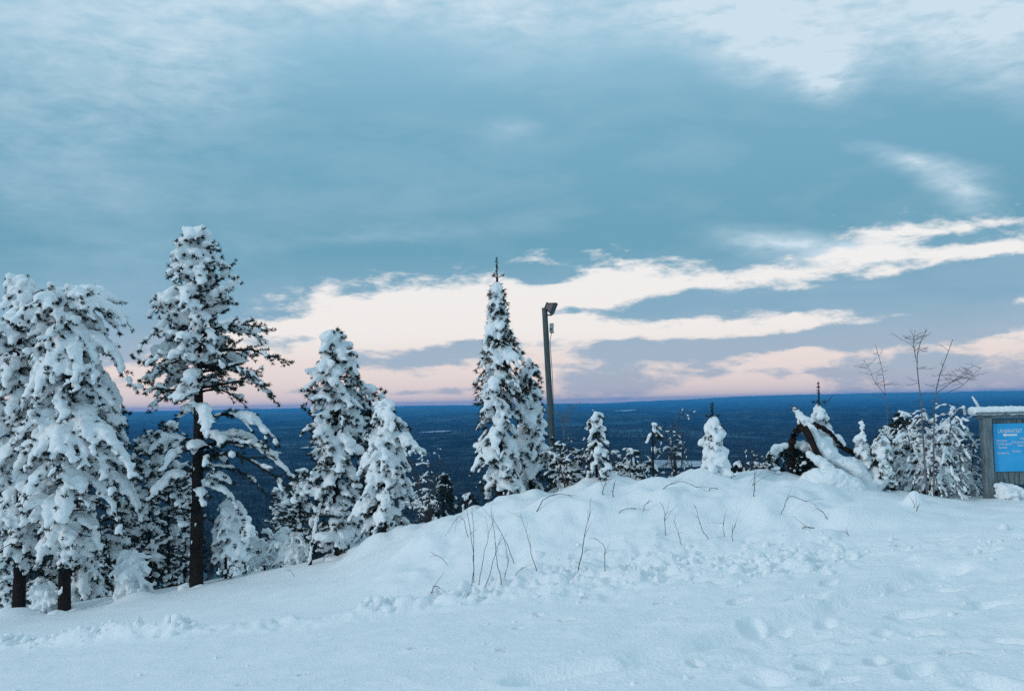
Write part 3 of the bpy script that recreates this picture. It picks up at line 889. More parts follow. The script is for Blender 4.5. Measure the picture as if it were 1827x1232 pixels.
def shrub(name, label, cat, px, py, Y, H, seed, stems=5, spread=0.5, twigs=14, snow=0.7, lump=1.0, weep=0.6, voxel=0.02, snow_top=0.75,
          stem_r=0.014, side=0.0, twl=(0.18, 0.45), group=None, needle_dark=0.0, extra=None):
    """bare birch-like bush: thin stems and weeping twigs lined with snow"""
    rng = np.random.default_rng(seed)
    b = at(px, py, Y); bz = gz(b[0], Y) - 0.08
    root = thing(name, label, cat, (b[0], Y, bz), 0.0, group)
    wood = Tubes(); sn = Snow(rng); nd = Needles(rng)
    for i in range(stems):
        a = rng.uniform(0, 6.28); tilt = rng.uniform(0.15, 1.0) * spread
        h = H * rng.uniform(0.6, 1.0)
        s = np.linspace(0, 1, 9)
        st = np.column_stack([0.05 * math.cos(a) + math.cos(a) * tilt * h * s ** 1.4 + side * h * s + 0.015 * np.cumsum(rng.normal(0, 1, 9)),
                              0.05 * math.sin(a) + 0.6 * math.sin(a) * tilt * h * s ** 1.4 + 0.015 * np.cumsum(rng.normal(0, 1, 9)), h * s])
        wood.add(st, stem_r * (1 - 0.8 * s) + 0.002, 5)
        for k in range(twigs):
            sk = rng.uniform(0.12, 1.0)
            p = np.array([np.interp(sk, s, st[:, m]) for m in range(3)])
            aa = rng.uniform(0, 6.28); tl = rng.uniform(*twl) * (1.15 - 0.5 * sk) * (H / 1.2) ** 0.5
            u = np.linspace(0, 1, 6)
            up = rng.uniform(0.3, 1.0); wp = weep * rng.uniform(0.6, 1.4) * (0.4 if sk > snow_top else 1.0)
            tw = p + np.column_stack([np.cos(aa) * tl * u, np.sin(aa) * tl * u, tl * (up * u - wp * 1.6 * u ** 2)])
            wood.add(tw, 0.0045 * (1 - .6 * u) + .0012, 4)
            if sk < snow_top and rng.uniform() < snow:
                tt = np.gradient(tw, axis=0)
                for q in np.arange(0.1, 1.0, 0.16 / max(tl / 0.25, .6)):
                    if rng.uniform() < .2:
                        continue
                    pp = np.array([np.interp(q, u, tw[:, m]) for m in range(3)]); td = unit([np.interp(q, u, tt[:, m]) for m in range(3)])
                    rr = lump * rng.uniform(0.013, 0.030)
                    sn.add(pp + np.array([0, 0, rr * .5]) + rng.normal(0, .005, 3), td, rr * rng.uniform(1.4, 2.4), rr, rr * .85)
                if rng.uniform() < needle_dark:
                    for q in (0.3, .6, .9):
                        nd.add(np.array([np.interp(q, u, tw[:, m]) for m in range(3)]) + np.array([0, 0, -.02]), np.array([math.cos(aa), math.sin(aa), -.5]), .06)
            # twiglets
            for q in (0.35, 0.6, 0.85):
                if rng.uniform() < 0.55:
                    pp = np.array([np.interp(q, u, tw[:, m]) for m in range(3)])
                    dd = unit([math.cos(aa + rng.normal(0, .9)), math.sin(aa + rng.normal(0, .9)), rng.uniform(-.2, .8)]) * tl * rng.uniform(.2, .45)
                    wood.add(np.array([pp, pp + dd * .6, pp + dd + [0, 0, -.02]]), [0.0028, .002, .001], 3)
                    if sk < snow_top and rng.uniform() < snow * .7:
                        for e in (.4, .8):
                            rr = lump * rng.uniform(.010, .022)
                            sn.add(pp + dd * e + [0, 0, rr * .5], dd, rr * 2, rr, rr * .85)
    if extra:
        extra(wood, sn, nd, b, bz)
    wood.build('stem', M_TWIG, root)
    if nd.p:
        nd.build('needles', M_NEEDLE, root, 12)
    if sn.c:
        sn.build('snow_load', M_SNOWT, root, voxel, 0.006 * lump, 1, 0.004)['kind'] = 'stuff'
    return root


def px_line(pts, Y, origin):
    return np.array([at(px, py, Y) for px, py in pts]) - origin


def densify(P, n):
    P = np.asarray(P, float); d = np.concatenate([[0], np.cumsum(np.linalg.norm(np.diff(P, axis=0), axis=1))])
    t = np.linspace(0, d[-1], n)
    # Catmull-like smoothing through dense interpolation
    Q = np.column_stack([np.interp(t, d, P[:, k]) for k in range(3)])
    for _ in range(2):
        Q[1:-1] = 0.25 * Q[:-2] + 0.5 * Q[1:-1] + 0.25 * Q[2:]
    return Q


# ------------------------------------------------------------------ the row of trees on the left
TALL = tree('pine', 'pine_tree', 'tallest snowy pine with bare dark lower trunk and airy branches reaching right', 'pine tree',
            350, 1047, 412, 20.0,
            [(412, 14, 22), (450, 38, 38), (500, 70, 66), (560, 84, 58), (600, 90, 60), (640, 104, 62), (668, 104, 66), (700, 96, 56), (735, 80, 46),
             (770, 50, 50), (800, 60, 60), (850, 80, 70), (890, 70, 60), (925, 40, 50), (950, 5, 5)], 11,
            cov=lambda zf, ca: (0.98 if zf > 0.58 else (0.8 if zf > 0.42 else 0.62)) * (1.0 if ca < 0.4 else (0.82 if zf > .66 else 0.5)), n_limb=235, trunk_r=0.14, lump=1.2, pillow=.62, voxel=.029,
            density=lambda zf: 1.0 if zf > .56 else (.55 if zf > .42 else .30), show=.42,
            arms=[(590, 482, 592, -.4, .35), (600, 470, 622, .5, .35), (640, 520, 664, .1, .2), (650, 498, 690, -.5, .3), (665, 492, 722, .3, .15), (690, 462, 650, -.2, .3),
                  (640, 455, 640, .6, .4), (560, 418, 494, -.2, .3), (530, 415, 470, .2, .3), (700, 440, 735, .6, .2), (640, 238, 640, .2, .9), (690, 246, 690, -.4, .85), (700, 262, 735, .3, .8),
                  (735, 384, 775, -.8, .95), (750, 498, 795, -.2, .75), (775, 470, 800, .4, .6), (800, 538, 866, .1, .4), (820, 520, 892, -.5, .35), (840, 470, 880, .6, .35), (790, 250, 800, .3, .6), (850, 262, 890, -.3, .5), (870, 430, 915, .1, .35)])
tree('pine', 'pine_tree', 'broad snowy pine with flat snow-capped top and drooping white boughs', 'pine tree',
     115, 1088, 522, 19.6,
     [(522, 30, 50), (548, 70, 94), (590, 84, 98), (625, 62, 66), (660, 78, 88), (705, 72, 98), (760, 85, 104), (800, 80, 120), (850, 86, 132), (900, 78, 128),
      (950, 60, 80), (1000, 45, 45), (1020, 5, 5)], 23,
     cov=lambda zf, ca: 0.90 if zf > .4 else .76, n_limb=190, trunk_r=0.125, voxel=.033, lump=1.3, pillow=.95, droop=(0.25, 0.95), wildness=.6, show=.42,
     arms=[(545, 214, 585, -.3, .95), (560, 40, 590, .2, .95), (600, 205, 690, -.5, .97), (640, 30, 740, -.3, .95), (700, 225, 770, .2, .9), (760, 250, 850, -.4, .95), (780, 20, 860, .3, .9), (820, 246, 920, .2, .85), (850, 200, 960, -.6, .85)])
tree('pine', 'pine_tree', 'snow-laden pine cut off by the left edge with a small white knob on top', 'pine tree',
     33, 1084, 496, 20.3,
     [(498, 12, 16), (530, 28, 34), (580, 45, 36), (650, 66, 40), (720, 78, 46), (800, 84, 50), (880, 80, 55), (950, 60, 55), (1000, 40, 40), (1020, 5, 5)], 37,
     cov=lambda zf, ca: 0.90 if zf > .35 else .76, n_limb=160, trunk_r=0.13, voxel=.031, lump=1.3, pillow=.85, droop=(0.2, 0.9), wildness=.6, show=.42)
PINE6 = tree('pine', 'pine_tree', 'slender snowy pine with thin tufted tip beside the shorter spruce', 'pine tree',
             603, 1006, 590, 20.0,
             [(590, 4, 5), (606, 14, 14), (630, 36, 34), (680, 54, 48), (715, 66, 50), (760, 60, 54), (820, 62, 50), (880, 66, 50), (920, 58, 44), (960, 46, 40), (985, 30, 30)], 41,
             cov=lambda zf, ca: 0.66 if zf > .68 else .86, n_limb=175, trunk_r=0.085, lump=1.15, pillow=.65, droop=(-.1, .8), show=.38)
PINE7 = tree('pine', 'pine_tree', 'small rounded pine half hidden behind the shorter spruce', 'pine tree',
             664, 985, 690, 20.6,
             [(690, 8, 16), (705, 22, 30), (730, 25, 38), (770, 30, 45), (805, 30, 72), (850, 34, 44), (900, 30, 34)], 43,
             cov=lambda zf, ca: .55 if ca > 0 else .75, n_limb=95, trunk_r=0.06, lump=1.05, pillow=.35)
SPR1 = tree('spruce', 'spruce_tree', 'short conical spruce caked in snow in front of the small pine', 'spruce tree',
            688, 985, 712, 18.7,
            [(712, 5, 5), (740, 20, 22), (770, 30, 42), (800, 35, 46), (850, 40, 44), (900, 46, 48), (955, 52, 58)], 47,
            cov=lambda zf, ca: .80, n_limb=95, trunk_r=0.06, lump=1.1, pillow=.75, show=.4, arms=[(770, 752, 812, -.3, .9), (800, 640, 850, .3, .9), (840, 750, 900, .2, .85), (860, 630, 930, -.2, .9)])
SPR2 = tree('spruce', 'spruce_tree', 'tall narrow snowy spruce with bare spike leader beside the lamp post', 'spruce tree',
            893, 905, 496, 17.2,
            [(496, 3, 5), (530, 12, 14), (580, 18, 30), (635, 25, 56), (690, 42, 58), (740, 36, 44), (785, 50, 46), (830, 46, 42), (885, 58, 42)], 53,
            cov=lambda zf, ca: .90 if ca < .3 else (.5 if zf > .35 else .8), n_limb=135, trunk_r=0.075, lump=0.95, leader=0.38, pillow=.6)
SPR3 = tree('spruce', 'spruce_tree', 'young snowy spruce leaning on the right side of the tall narrow spruce', 'spruce tree',
            950, 905, 640, 17.8,
            [(645, 8, 14), (690, 20, 22), (730, 22, 24), (770, 30, 30), (810, 35, 34), (850, 40, 40), (888, 40, 36)], 59,
            cov=lambda zf, ca: .3 if zf > .72 else .92, n_limb=64, trunk_r=0.04, lump=1.1, pillow=.6)
SPR4 = tree('spruce', 'spruce_sapling', 'little spruce sapling plastered white with bare spike on the bank crest', 'spruce sapling',
            1275, 870, 748, 15.7,
            [(748, 5, 5), (765, 11, 11), (782, 14, 14), (802, 10, 18), (822, 18, 17), (850, 20, 20)], 61,
            cov=lambda zf, ca: .98, n_limb=40, trunk_r=0.025, lump=1.3, leader=0.27, pillow=1.0, voxel=0.02)
tree('spruce', 'spruce_sapling', 'white young spruce with bare spike rising behind the broken trunk', 'spruce sapling',
     1468, 880, 722, 16.6,
     [(722, 4, 5), (735, 9, 9), (750, 9, 10), (768, 14, 20), (790, 16, 26), (812, 16, 22), (850, 16, 22)], 62,
     cov=lambda zf, ca: .98, n_limb=40, trunk_r=0.025, lump=1.25, leader=0.4, pillow=1.0, voxel=0.02)
tree('spruce', 'spruce_sapling', 'thin spruce sapling beaded with snow right of the broken trunk', 'spruce sapling',
     1545, 890, 752, 16.4,
     [(752, 3, 3), (765, 5, 4), (788, 4, 4), (800, 12, 12), (822, 14, 14), (850, 20, 18), (876, 22, 18)], 63,
     cov=lambda zf, ca: .97, n_limb=38, trunk_r=0.014, lump=1.1, pillow=1.0, voxel=0.02, beads=9)
tree('spruce', 'spruce_sapling', 'rounded snow-plastered spruce sapling beside the tall twiggy birch bush', 'spruce sapling',
     1577, 895, 782, 16.2,
     [(782, 5, 5), (800, 12, 14), (830, 19, 18), (862, 22, 20), (880, 24, 22)], 64,
     cov=lambda zf, ca: .92, n_limb=42, trunk_r=0.02, lump=1.1, pillow=1.0, voxel=0.02)
tree('spruce', 'spruce_sapling', 'scrawny sapling with sparse snow lumps right of the lamp post', 'spruce sapling',
     1066, 875, 735, 16.2,
     [(735, 6, 10), (752, 8, 14), (780, 10, 16), (800, 12, 22), (820, 10, 20), (845, 14, 14)], 65,
     cov=lambda zf, ca: .8, n_limb=26, trunk_r=0.016, lump=.9, pillow=.5, voxel=0.02, tuft=.6)
tree('spruce', 'spruce_sapling', 'very thin sapling with snow knots halfway along the crest', 'spruce sapling',
     1167, 868, 752, 16.4,
     [(755, 4, 8), (770, 5, 10), (790, 4, 8), (812, 5, 6), (835, 6, 6)], 66,
     cov=lambda zf, ca: .7, n_limb=13, trunk_r=0.013, lump=.85, pillow=.4, voxel=0.02, tuft=.6)
BIRCH1 = tree('pine', 'young_pine', 'thin young pine filled with small snow clumps left of the tall pine', 'young pine',
              268, 1066, 770, 21.2,
              [(770, 10, 10), (800, 30, 30), (850, 42, 36), (900, 44, 38), (950, 42, 38), (1000, 36, 34), (1040, 28, 26)], 71,
              cov=lambda zf, ca: .88, n_limb=95, trunk_r=0.035, lump=.95, pillow=.25)
tree('pine', 'young_pine', 'thin young pine crowded right against the tall pine trunk', 'young pine',
     302, 1060, 755, 22.0,
     [(755, 10, 10), (790, 30, 28), (850, 36, 34), (900, 36, 34), (960, 36, 34), (1020, 28, 26), (1045, 20, 20)], 72,
     cov=lambda zf, ca: .88, n_limb=85, trunk_r=0.032, lump=.9, pillow=.2)
tree('spruce', 'spruce_sapling', 'small snowy spruce sapling right of the tall pine trunk base', 'spruce sapling',
     403, 1042, 895, 20.4,
     [(897, 5, 5), (920, 12, 40), (950, 22, 30), (980, 26, 26), (1020, 30, 30)], 73,
     cov=lambda zf, ca: .8, n_limb=44, trunk_r=0.025, lump=1.15, pillow=.7)

# ------------------------------------------------------------------ more trees down the slope behind them
BACK = [(PINE6, 170, 33, 0.95, 1.3, 'snowy pine seen between the broad pine and the thin young pine'),
        (BIRCH1, 212, 24, 1.15, 2.1, 'thin snowy young pine just right of the broad pine'),
        (SPR1, 432, 30, 1.2, .6, 'snow-dusted spruce down the slope below the tall pine branches'),
        (BIRCH1, 500, 26, 0.85, 3.9, 'frosted young pine down the slope left of the slender pine'),
        (PINE7, 536, 24, 0.8, 2.6, 'low frosted pine touching the slender pine on its left'),
        (SPR3, 640, 23.5, 0.85, 4.1, 'snowy spruce filling the gap between slender pine and short spruce'),
        (BIRCH1, 75, 23, 1.2, .9, 'snowy young pine between the two leftmost trunks'),
        (SPR1, 148, 23, 0.95, 1.9, 'snow-covered spruce right behind the broad pine trunk'),
        (BIRCH1, 330, 24.5, 0.95, 5.0, 'thin snowy pine directly behind the tall pine trunk'),
        (SPR3, 470, 36, 1.1, 1.0, 'dark spruce with little snow farther down the slope'),
        (PINE6, 15, 27, 0.9, 2.9, 'snowy pine in the back behind the left edge tree')]
for src, px, Y, sc, rz, lab in BACK:
    b = at(px, 900, Y)
    copy_tree(src, lab, (b[0], Y, gz(b[0], Y) - 0.2), rz, sc)

DARK = tree('spruce', 'spruce_sapling', 'dark snow-dusted young spruce behind the crest left of the thin sapling', 'spruce sapling',
            1110, 905, 828, 24.0,
            [(830, 4, 4), (850, 14, 16), (880, 24, 26), (915, 32, 34), (950, 38, 40)], 77,
            cov=lambda zf, ca: .33, n_limb=52, trunk_r=0.035, lump=.8, pillow=.12, voxel=.03)
for px, Y, sc, rz, lab in [
        (792, 24, 1.1, .5, 'dark snow-dusted young spruce below the crest right of the short spruce'),
        (838, 27, 1.2, 1.7, 'dark snow-dusted young spruce just left of the tall narrow spruce'),
        (1000, 22.5, 1.0, 2.9, 'dark snow-dusted young spruce behind the tangled bush at the lamp post'),
        (1042, 26, 1.1, 4.0, 'dark snow-dusted young spruce behind the scrawny sapling'),
        (1140, 22.5, .85, 5.1, 'dark snow-dusted young spruce right behind the thin sapling'),
        (1240, 25, .95, .9, 'dark snow-dusted young spruce left of the white sapling with the spike'),
        (1322, 23, .95, 2.2, 'dark snow-dusted young spruce right of the white sapling with the spike'),
        (1376, 22.5, .9, 3.3, 'dark snow-dusted young spruce behind the left of the broken trunk'),
        (1440, 22, 1.0, 1.1, 'dark snow-dusted young spruce seen under the broken trunk arch'),
        (1612, 21, 1.25, 4.6, 'dark snow-dusted young spruce left of the large birch bush'),
        (1700, 22, 1.2, 5.6, 'dark snow-dusted young spruce behind the bush at the notice board'),
        (452, 44, 2.1, .4, 'dark snow-dusted spruce far down the slope right of the tall pine'),
        (512, 52, 2.3, 1.5, 'dark snow-dusted spruce far down the slope left of the slender pine'),
        (482, 62, 2.6, 2.4, 'farthest dark snow-dusted spruce in the gap beside the slender pine'),
        (552, 40, 1.7, 3.1, 'dark snow-dusted spruce close behind the slender pine')]:
    b = at(px, 900, Y)
    copy_tree(DARK, lab, (b[0], Y, gz(b[0], Y) - 0.2), rz, sc)

# ------------------------------------------------------------------ bushes
shrub('snowy_bush', 'low frosted bush down the slope in the gap right of the tall pine', 'bush', 478, 1022, 21.4, 1.0, 92, stems=8, spread=.6, twigs=16, snow=.8, lump=1.6, weep=.6, voxel=.026, snow_top=1.1)
shrub('snowy_bush', 'low frosted bush tucked against the left foot of the slender pine', 'bush', 528, 1016, 20.8, .8, 93, stems=8, spread=.6, twigs=16, snow=.8, lump=1.6, weep=.6, voxel=.026, snow_top=1.1)
shrub('snowy_bush', 'rounded white bush at the foot of the young pines', 'bush', 232, 1066, 20.2, 0.95, 81, stems=9, spread=.35, twigs=20, snow=.95, lump=2.3, weep=.7, voxel=.028, snow_top=1.1)
shrub('snowy_bush', 'low snow-buried bush between the two leftmost pine trunks', 'bush', 88, 1092, 20.0, 0.7, 82, stems=7, spread=.6, twigs=16, snow=.9, lump=2.0, weep=.7, voxel=.028, snow_top=1.1)
shrub('birch_bush', 'sparse twiggy bush with snow-lined twigs right of the short spruce', 'bush', 765, 945, 18.2, 1.5, 83, stems=7, spread=.55, twigs=12, snow=.55, lump=.9, weep=.45, snow_top=1.1)
shrub('birch_bush', 'tangled snow-lined bush at the foot of the lamp post', 'bush', 1015, 890, 17.2, 1.05, 84, stems=12, spread=.8, twigs=16, snow=.65, lump=1.0, weep=.6, snow_top=1.1, needle_dark=.5)
shrub('birch_bush', 'bush of arching snow-lined twigs behind the crest between the two saplings', 'bush', 1120, 880, 17.0, .75, 85, stems=9, spread=.8, twigs=12, snow=.7, lump=1.05, weep=.6, snow_top=1.1, needle_dark=.3)
shrub('birch_sapling', 'bent birch sapling with snow-lined twigs sweeping down to the right', 'birch sapling', 1205, 875, 16.8, 1.3, 86, stems=5, spread=.45, twigs=11, snow=.5, lump=.9, weep=.9, snow_top=1.1)
shrub('birch_bush', 'thin bush with a few white twigs left of the broken trunk', 'bush', 1345, 880, 16.8, .75, 87, stems=6, spread=.5, twigs=8, snow=.6, lump=1.0, weep=.8, snow_top=1.1)
shrub('birch_bush', 'large birch bush hung with snow beside the notice board', 'bush', 1663, 895, 16.4, 1.6, 88, stems=13, spread=.58, twigs=26, snow=.75, lump=1.12, weep=.75, snow_top=1.2, twl=(.2, .5))
shrub('birch_bush', 'snow-hung bush squeezed against the notice board post', 'bush', 1722, 895, 16.9, 1.25, 89, stems=8, spread=.45, twigs=22, snow=.75, lump=1.1, weep=.75, snow_top=1.2, twl=(.2, .45))
shrub('birch_bush', 'dark loose bush with frosted twigs between sapling and large birch bush', 'bush', 1615, 895, 16.9, 1.5, 90, stems=9, spread=.35, twigs=22, snow=.55, lump=1.05, weep=.7, snow_top=1.0, needle_dark=.5)
shrub('snowy_bush', 'snow-covered bush in front of the notice board planks', 'bush', 1806, 893, 16.0, .26, 91, stems=7, spread=.8, twigs=14, snow=.95, lump=1.9, weep=.6, snow_top=1.2)


def bare_birch(label, px, py, Y, mains, seed, tw=10, tl=(.25, .6)):
    rng = np.random.default_rng(seed)
    b = at(px, py, Y); root = thing('bare_birch', label, 'birch', (b[0], Y, gz(b[0], Y) - .1))
    org = np.array([b[0], Y, gz(b[0], Y) - .1]); wood = Tubes()
    for pts, r0 in mains:
        P = densify(px_line(pts, Y, org), 14); s = np.linspace(0, 1, 14)
        wood.add(P, .62 * r0 * (1 - .8 * s) + .002, 5)
        for k in range(int(tw * 1.5)):
            sk = rng.uniform(.3, 1); p = np.array([np.interp(sk, s, P[:, m]) for m in range(3)])
            a = rng.uniform(0, 6.28); L = rng.uniform(*tl) * (1.1 - .6 * sk) * .75; u = np.linspace(0, 1, 6)
            t_ = p + np.column_stack([np.cos(a) * L * u, np.sin(a) * L * u, L * rng.uniform(-.1, .9) * u - .1 * L * u * u]) + np.cumsum(rng.normal(0, .008, (6, 3)), 0)
            wood.add(t_, .0028 * (1 - .7 * u) + .0007, 4)
            for q in (.3, .5, .7, .9):
                pp = np.array([np.interp(q, u, t_[:, m]) for m in range(3)]); d = unit([math.cos(a + rng.normal(0, .8)), math.sin(a + rng.normal(0, .8)), rng.uniform(-.1, .9)]) * L * rng.uniform(.15, .4)
                wood.add(np.array([pp, pp + d]), [.0026, .001], 3)
    wood.build('stem', M_RIME, root)
    return root


bare_birch('dark crooked leafless birch rising highest out of the snowy bush', 1655, 895, 16.0, [([(1655, 890), (1648, 800), (1644, 715), (1636, 660), (1633, 630), (1640, 605), (1652, 590)], .026), ([(1634, 640), (1630, 615), (1631, 598)], .01)], 5, 12)
bare_birch('straight leafless birch stem slanting right above the snowy bush', 1668, 895, 15.95, [([(1666, 890), (1666, 780), (1668, 700), (1674, 670), (1688, 640), (1700, 605)], .024), ([(1672, 700), (1700, 680), (1735, 662)], .008), ([(1690, 700), (1715, 690), (1750, 655)], .006)], 6, 9)
bare_birch('faint slender leafless birch left of the large birch bush', 1590, 895, 17.5, [([(1592, 890), (1586, 790), (1580, 700), (1575, 660), (1568, 630), (1562, 615)], .014), ([(1580, 705), (1560, 680), (1548, 650)], .006)], 7, 9)
bare_birch('fine leafless birch twigs showing above the hills right of the lamp post', 1012, 890, 20.0, [([(1008, 880), (1006, 800), (1005, 745), (1010, 722)], .010), ([(1006, 770), (1020, 735), (1030, 718)], .006), ([(1005, 770), (1000, 740), (995, 722)], .005)], 8, 9, (.2, .45))

# leaning birch stem sheathed in snow
b0 = at(556, 1012, 19.8); bz0 = gz(b0[0], 19.8) - .15; org = np.array([b0[0], 19.8, bz0])
rt = thing('bent_birch', 'leaning birch stem sheathed in snow propped against the slender pine', 'birch', tuple(org))
P = densify(px_line([(552, 1015), (560, 960), (572, 900), (590, 850), (608, 812), (620, 796)], 19.75, org), 18); s = np.linspace(0, 1, 18)
wd = Tubes(); wd.add(P, .035 * (1 - .7 * s) + .004, 6); wd.build('stem', M_BARK, rt)
sn = Snow(np.random.default_rng(3)); rg = np.random.default_rng(3)
for p, t_ in zip(densify(P, 60), np.gradient(densify(P, 60), axis=0)):
    if rg.uniform() < .7:
        rr = rg.uniform(.018, .055); sn.add(p + [-.012, -.02, .03], t_, rr * 1.5, rr, rr)
sn.build('snow_load', M_SNOWT, rt, .02, .012)['kind'] = 'stuff'

# ------------------------------------------------------------------ broken, bowed tree under snow pillows
Yb = 16.3
b0 = at(1412, 870, Yb); bz0 = gz(b0[0], Yb) - .1; org = np.array([b0[0], Yb, bz0])
rt = thing('broken_tree', 'broken bowed tree with brown splintered trunk arching under thick snow pillows', 'fallen tree', tuple(org))
K = Yb / FPX
wd = Tubes()
P = densify(px_line([(1412, 885), (1411, 850), (1411, 815), (1413, 785), (1420, 768), (1434, 759), (1450, 757), (1466, 761), (1482, 772), (1497, 790), (1512, 806)], Yb, org), 60)
wd.add(P + np.random.default_rng(1).normal(0, .007, P.shape), np.interp(np.linspace(0, 1, 60), [0, .4, .55, .75, 1], [5.5 * K, 5.8 * K, 7.6 * K, 4.2 * K, 2 * K]) * np.random.default_rng(5).uniform(.72, 1.25, 60), 10)
for ang_ in np.linspace(0, 5.5, 7):
    sp_ = P[33] + np.array([.05 * math.cos(ang_), -.03, .04 * math.sin(ang_)])
    wd.add(np.array([sp_, sp_ + [.05 * math.cos(ang_) - .03, -.05, .07 * math.sin(ang_) + .03]]), [.014, .002], 4)
wd.build('trunk', M_BROWN, rt)
wd = Tubes(); P = densify(px_line([(1434, 762), (1443, 775), (1451, 793), (1456, 806), (1468, 822)], Yb - .28, org), 12)
wd.add(P, np.interp(np.linspace(0, 1, 12), [0, 1], [7 * K, 4.5 * K]), 8); wd.build('limb', M_BROWN, rt)
wd = Tubes(); P = densify(px_line([(1490, 790), (1520, 806), (1545, 822), (1570, 840)], Yb + .25, org), 10)
wd.add(P, np.interp(np.linspace(0, 1, 10), [0, 1], [4 * K, 6 * K]), 7); wd.build('limb', M_BROWN, rt)
for pts in ([(1424, 727), (1415, 724), (1404, 720)], [(1424, 729), (1412, 730), (1400, 734)], [(1470, 722), (1480, 713), (1486, 704)]):
    wd = Tubes(); P = densify(px_line(pts, Yb, org), 5); wd.add(P, [.009, .008, .007, .005, .003], 4); wd.build('twig', M_TWIG, rt)
rg = np.random.default_rng(9)
nd = Needles(rg); wd = Tubes()
for k in range(80):
    px, py = rg.uniform(1368, 1492), rg.uniform(800, 862)
    if py < 806 + 0.02 * (px - 1412) ** 2 * 0.35 - 5 or (px > 1455 and py < 800 + (px - 1440) * .75):
        continue
    p = at(px, py, Yb + rg.uniform(-.1, .35)) - org
    for _ in range(3):
        nd.add(p + rg.normal(0, .03, 3), rg.normal(0, 1, 3) + [0, -.3, -.5], .08)
    if k % 3 == 0:
        q = at(1425 + rg.normal(0, 12), 800, Yb + .1) - org
        wd.add(np.array([q, (p + q) / 2 + rg.normal(0, .03, 3), p]), [.012, .008, .004], 4)
nd.build('crown', M_NEEDLE, rt, 14); wd.build('bough', M_BARK, rt)
sn = Snow(rg)


def snow_chain(pts, rad_px, Y, flat=.85, jit=.32):
    P = px_line(pts, Y, org); n_ = max(6, int(sum(np.linalg.norm(np.diff(P, axis=0), axis=1)) / .035))
    Q = densify(P, n_); T = np.gradient(Q, axis=0); R = np.interp(np.linspace(0, 1, n_), np.linspace(0, 1, len(rad_px)), rad_px) * K
    for q, t_, r_ in zip(Q, T, R):
        r_ *= rg.uniform(1 - jit, 1 + jit); sn.add(q + rg.normal(0, .008, 3), t_, r_ * 1.15, r_ * 1.1, r_ * flat)


snow_chain([(1421, 731), (1427, 738), (1434, 752), (1441, 766)], [5, 9, 11, 10], Yb + .05)
snow_chain([(1449, 765), (1454, 785), (1464, 800), (1482, 814), (1505, 826), (1528, 838), (1545, 856), (1554, 880)], [9, 13, 13, 12, 12, 13, 14, 14], Yb - .1)
snow_chain([(1445, 810), (1462, 820), (1476, 834), (1487, 850), (1500, 868)], [5, 8, 11, 14, 16], Yb - .3)
snow_chain([(1430, 755), (1440, 752), (1452, 752)], [2.5, 4, 3], Yb)
snow_chain([(1376, 816), (1386, 804), (1400, 796), (1416, 794), (1432, 797), (1442, 802)], [8, 11, 11, 8, 10, 9], Yb + .15)
snow_chain([(1478, 772), (1492, 780), (1500, 790)], [6, 8, 7], Yb + .1)
snow_chain([(1473, 786), (1482, 796), (1491, 810)], [9, 12, 7], Yb + .05)
snow_chain([(1520, 822), (1536, 832), (1548, 846)], [8, 12, 10], Yb + .05)
snow_chain([(1438, 856), (1460, 858), (1485, 860), (1512, 870)], [10, 20, 26, 24], Yb - .5)
for k in range(95):
    px, py = rg.uniform(1365, 1485), rg.uniform(812, 862); r_ = rg.uniform(1.3, 3.6) * K
    if py > 806 + 0.02 * (px - 1412) ** 2 * 0.35:
        sn.add(at(px, py, Yb + rg.uniform(-.15, .2)) - org, rg.normal(0, 1, 3) * [1, 1, .3], r_ * 1.5, r_, r_ * .8)
sn.build('snow_load', M_SNOWT, rt, .020, .026, 2)['kind'] = 'stuff'

# ------------------------------------------------------------------ floodlight post
Yl = 26.0
tpos = at(971.5, 549, Yl); lo = at(984, 770, Yl)
dirv = (tpos - lo) / (tpos[2] - lo[2])
zb = gz(lo[0] - dirv[0] * 3, Yl) - .3
bpos = tpos + dirv * (zb - tpos[2])
rt = thing('lamp_post', 'grey wooden lamp post leaning left with one dark floodlight at its top', 'lamp post', tuple(bpos))
Lp = tpos - bpos
wd = Tubes(); s = np.linspace(0, 1, 10)
wd.add(np.outer(s, Lp), .102 - .028 * s, 10); wd.build('pole', M_POLE, rt)


def box_mesh(name, cx, ax, ay, az, bevel=0.006):
    """box with half-axes ax, ay, az (vectors), lightly bevelled"""
    import bmesh
    bm = bmesh.new(); bmesh.ops.create_cube(bm, size=2)
    Mx = Matrix.Identity(4)
    sx, sy, sz = (np.linalg.norm(a_) for a_ in (ax, ay, az))
    bmesh.ops.scale(bm, vec=(sx, sy, sz), verts=bm.verts)
    if bevel:
        bmesh.ops.bevel(bm, geom=bm.edges[:], offset=min(bevel, .4 * min(sx, sy, sz)), segments=1, affect='EDGES')
    R_ = np.column_stack([unit(ax), unit(ay), unit(az)])
    v = np.array([q.co[:] for q in bm.verts]) @ R_.T + np.asarray(cx)
    bm.verts.index_update()
    f_ = [[q.index for q in t.verts] for t in bm.faces]; bm.free()
    return mesh_from(name, v, f_, False)


kl = Yl / FPX
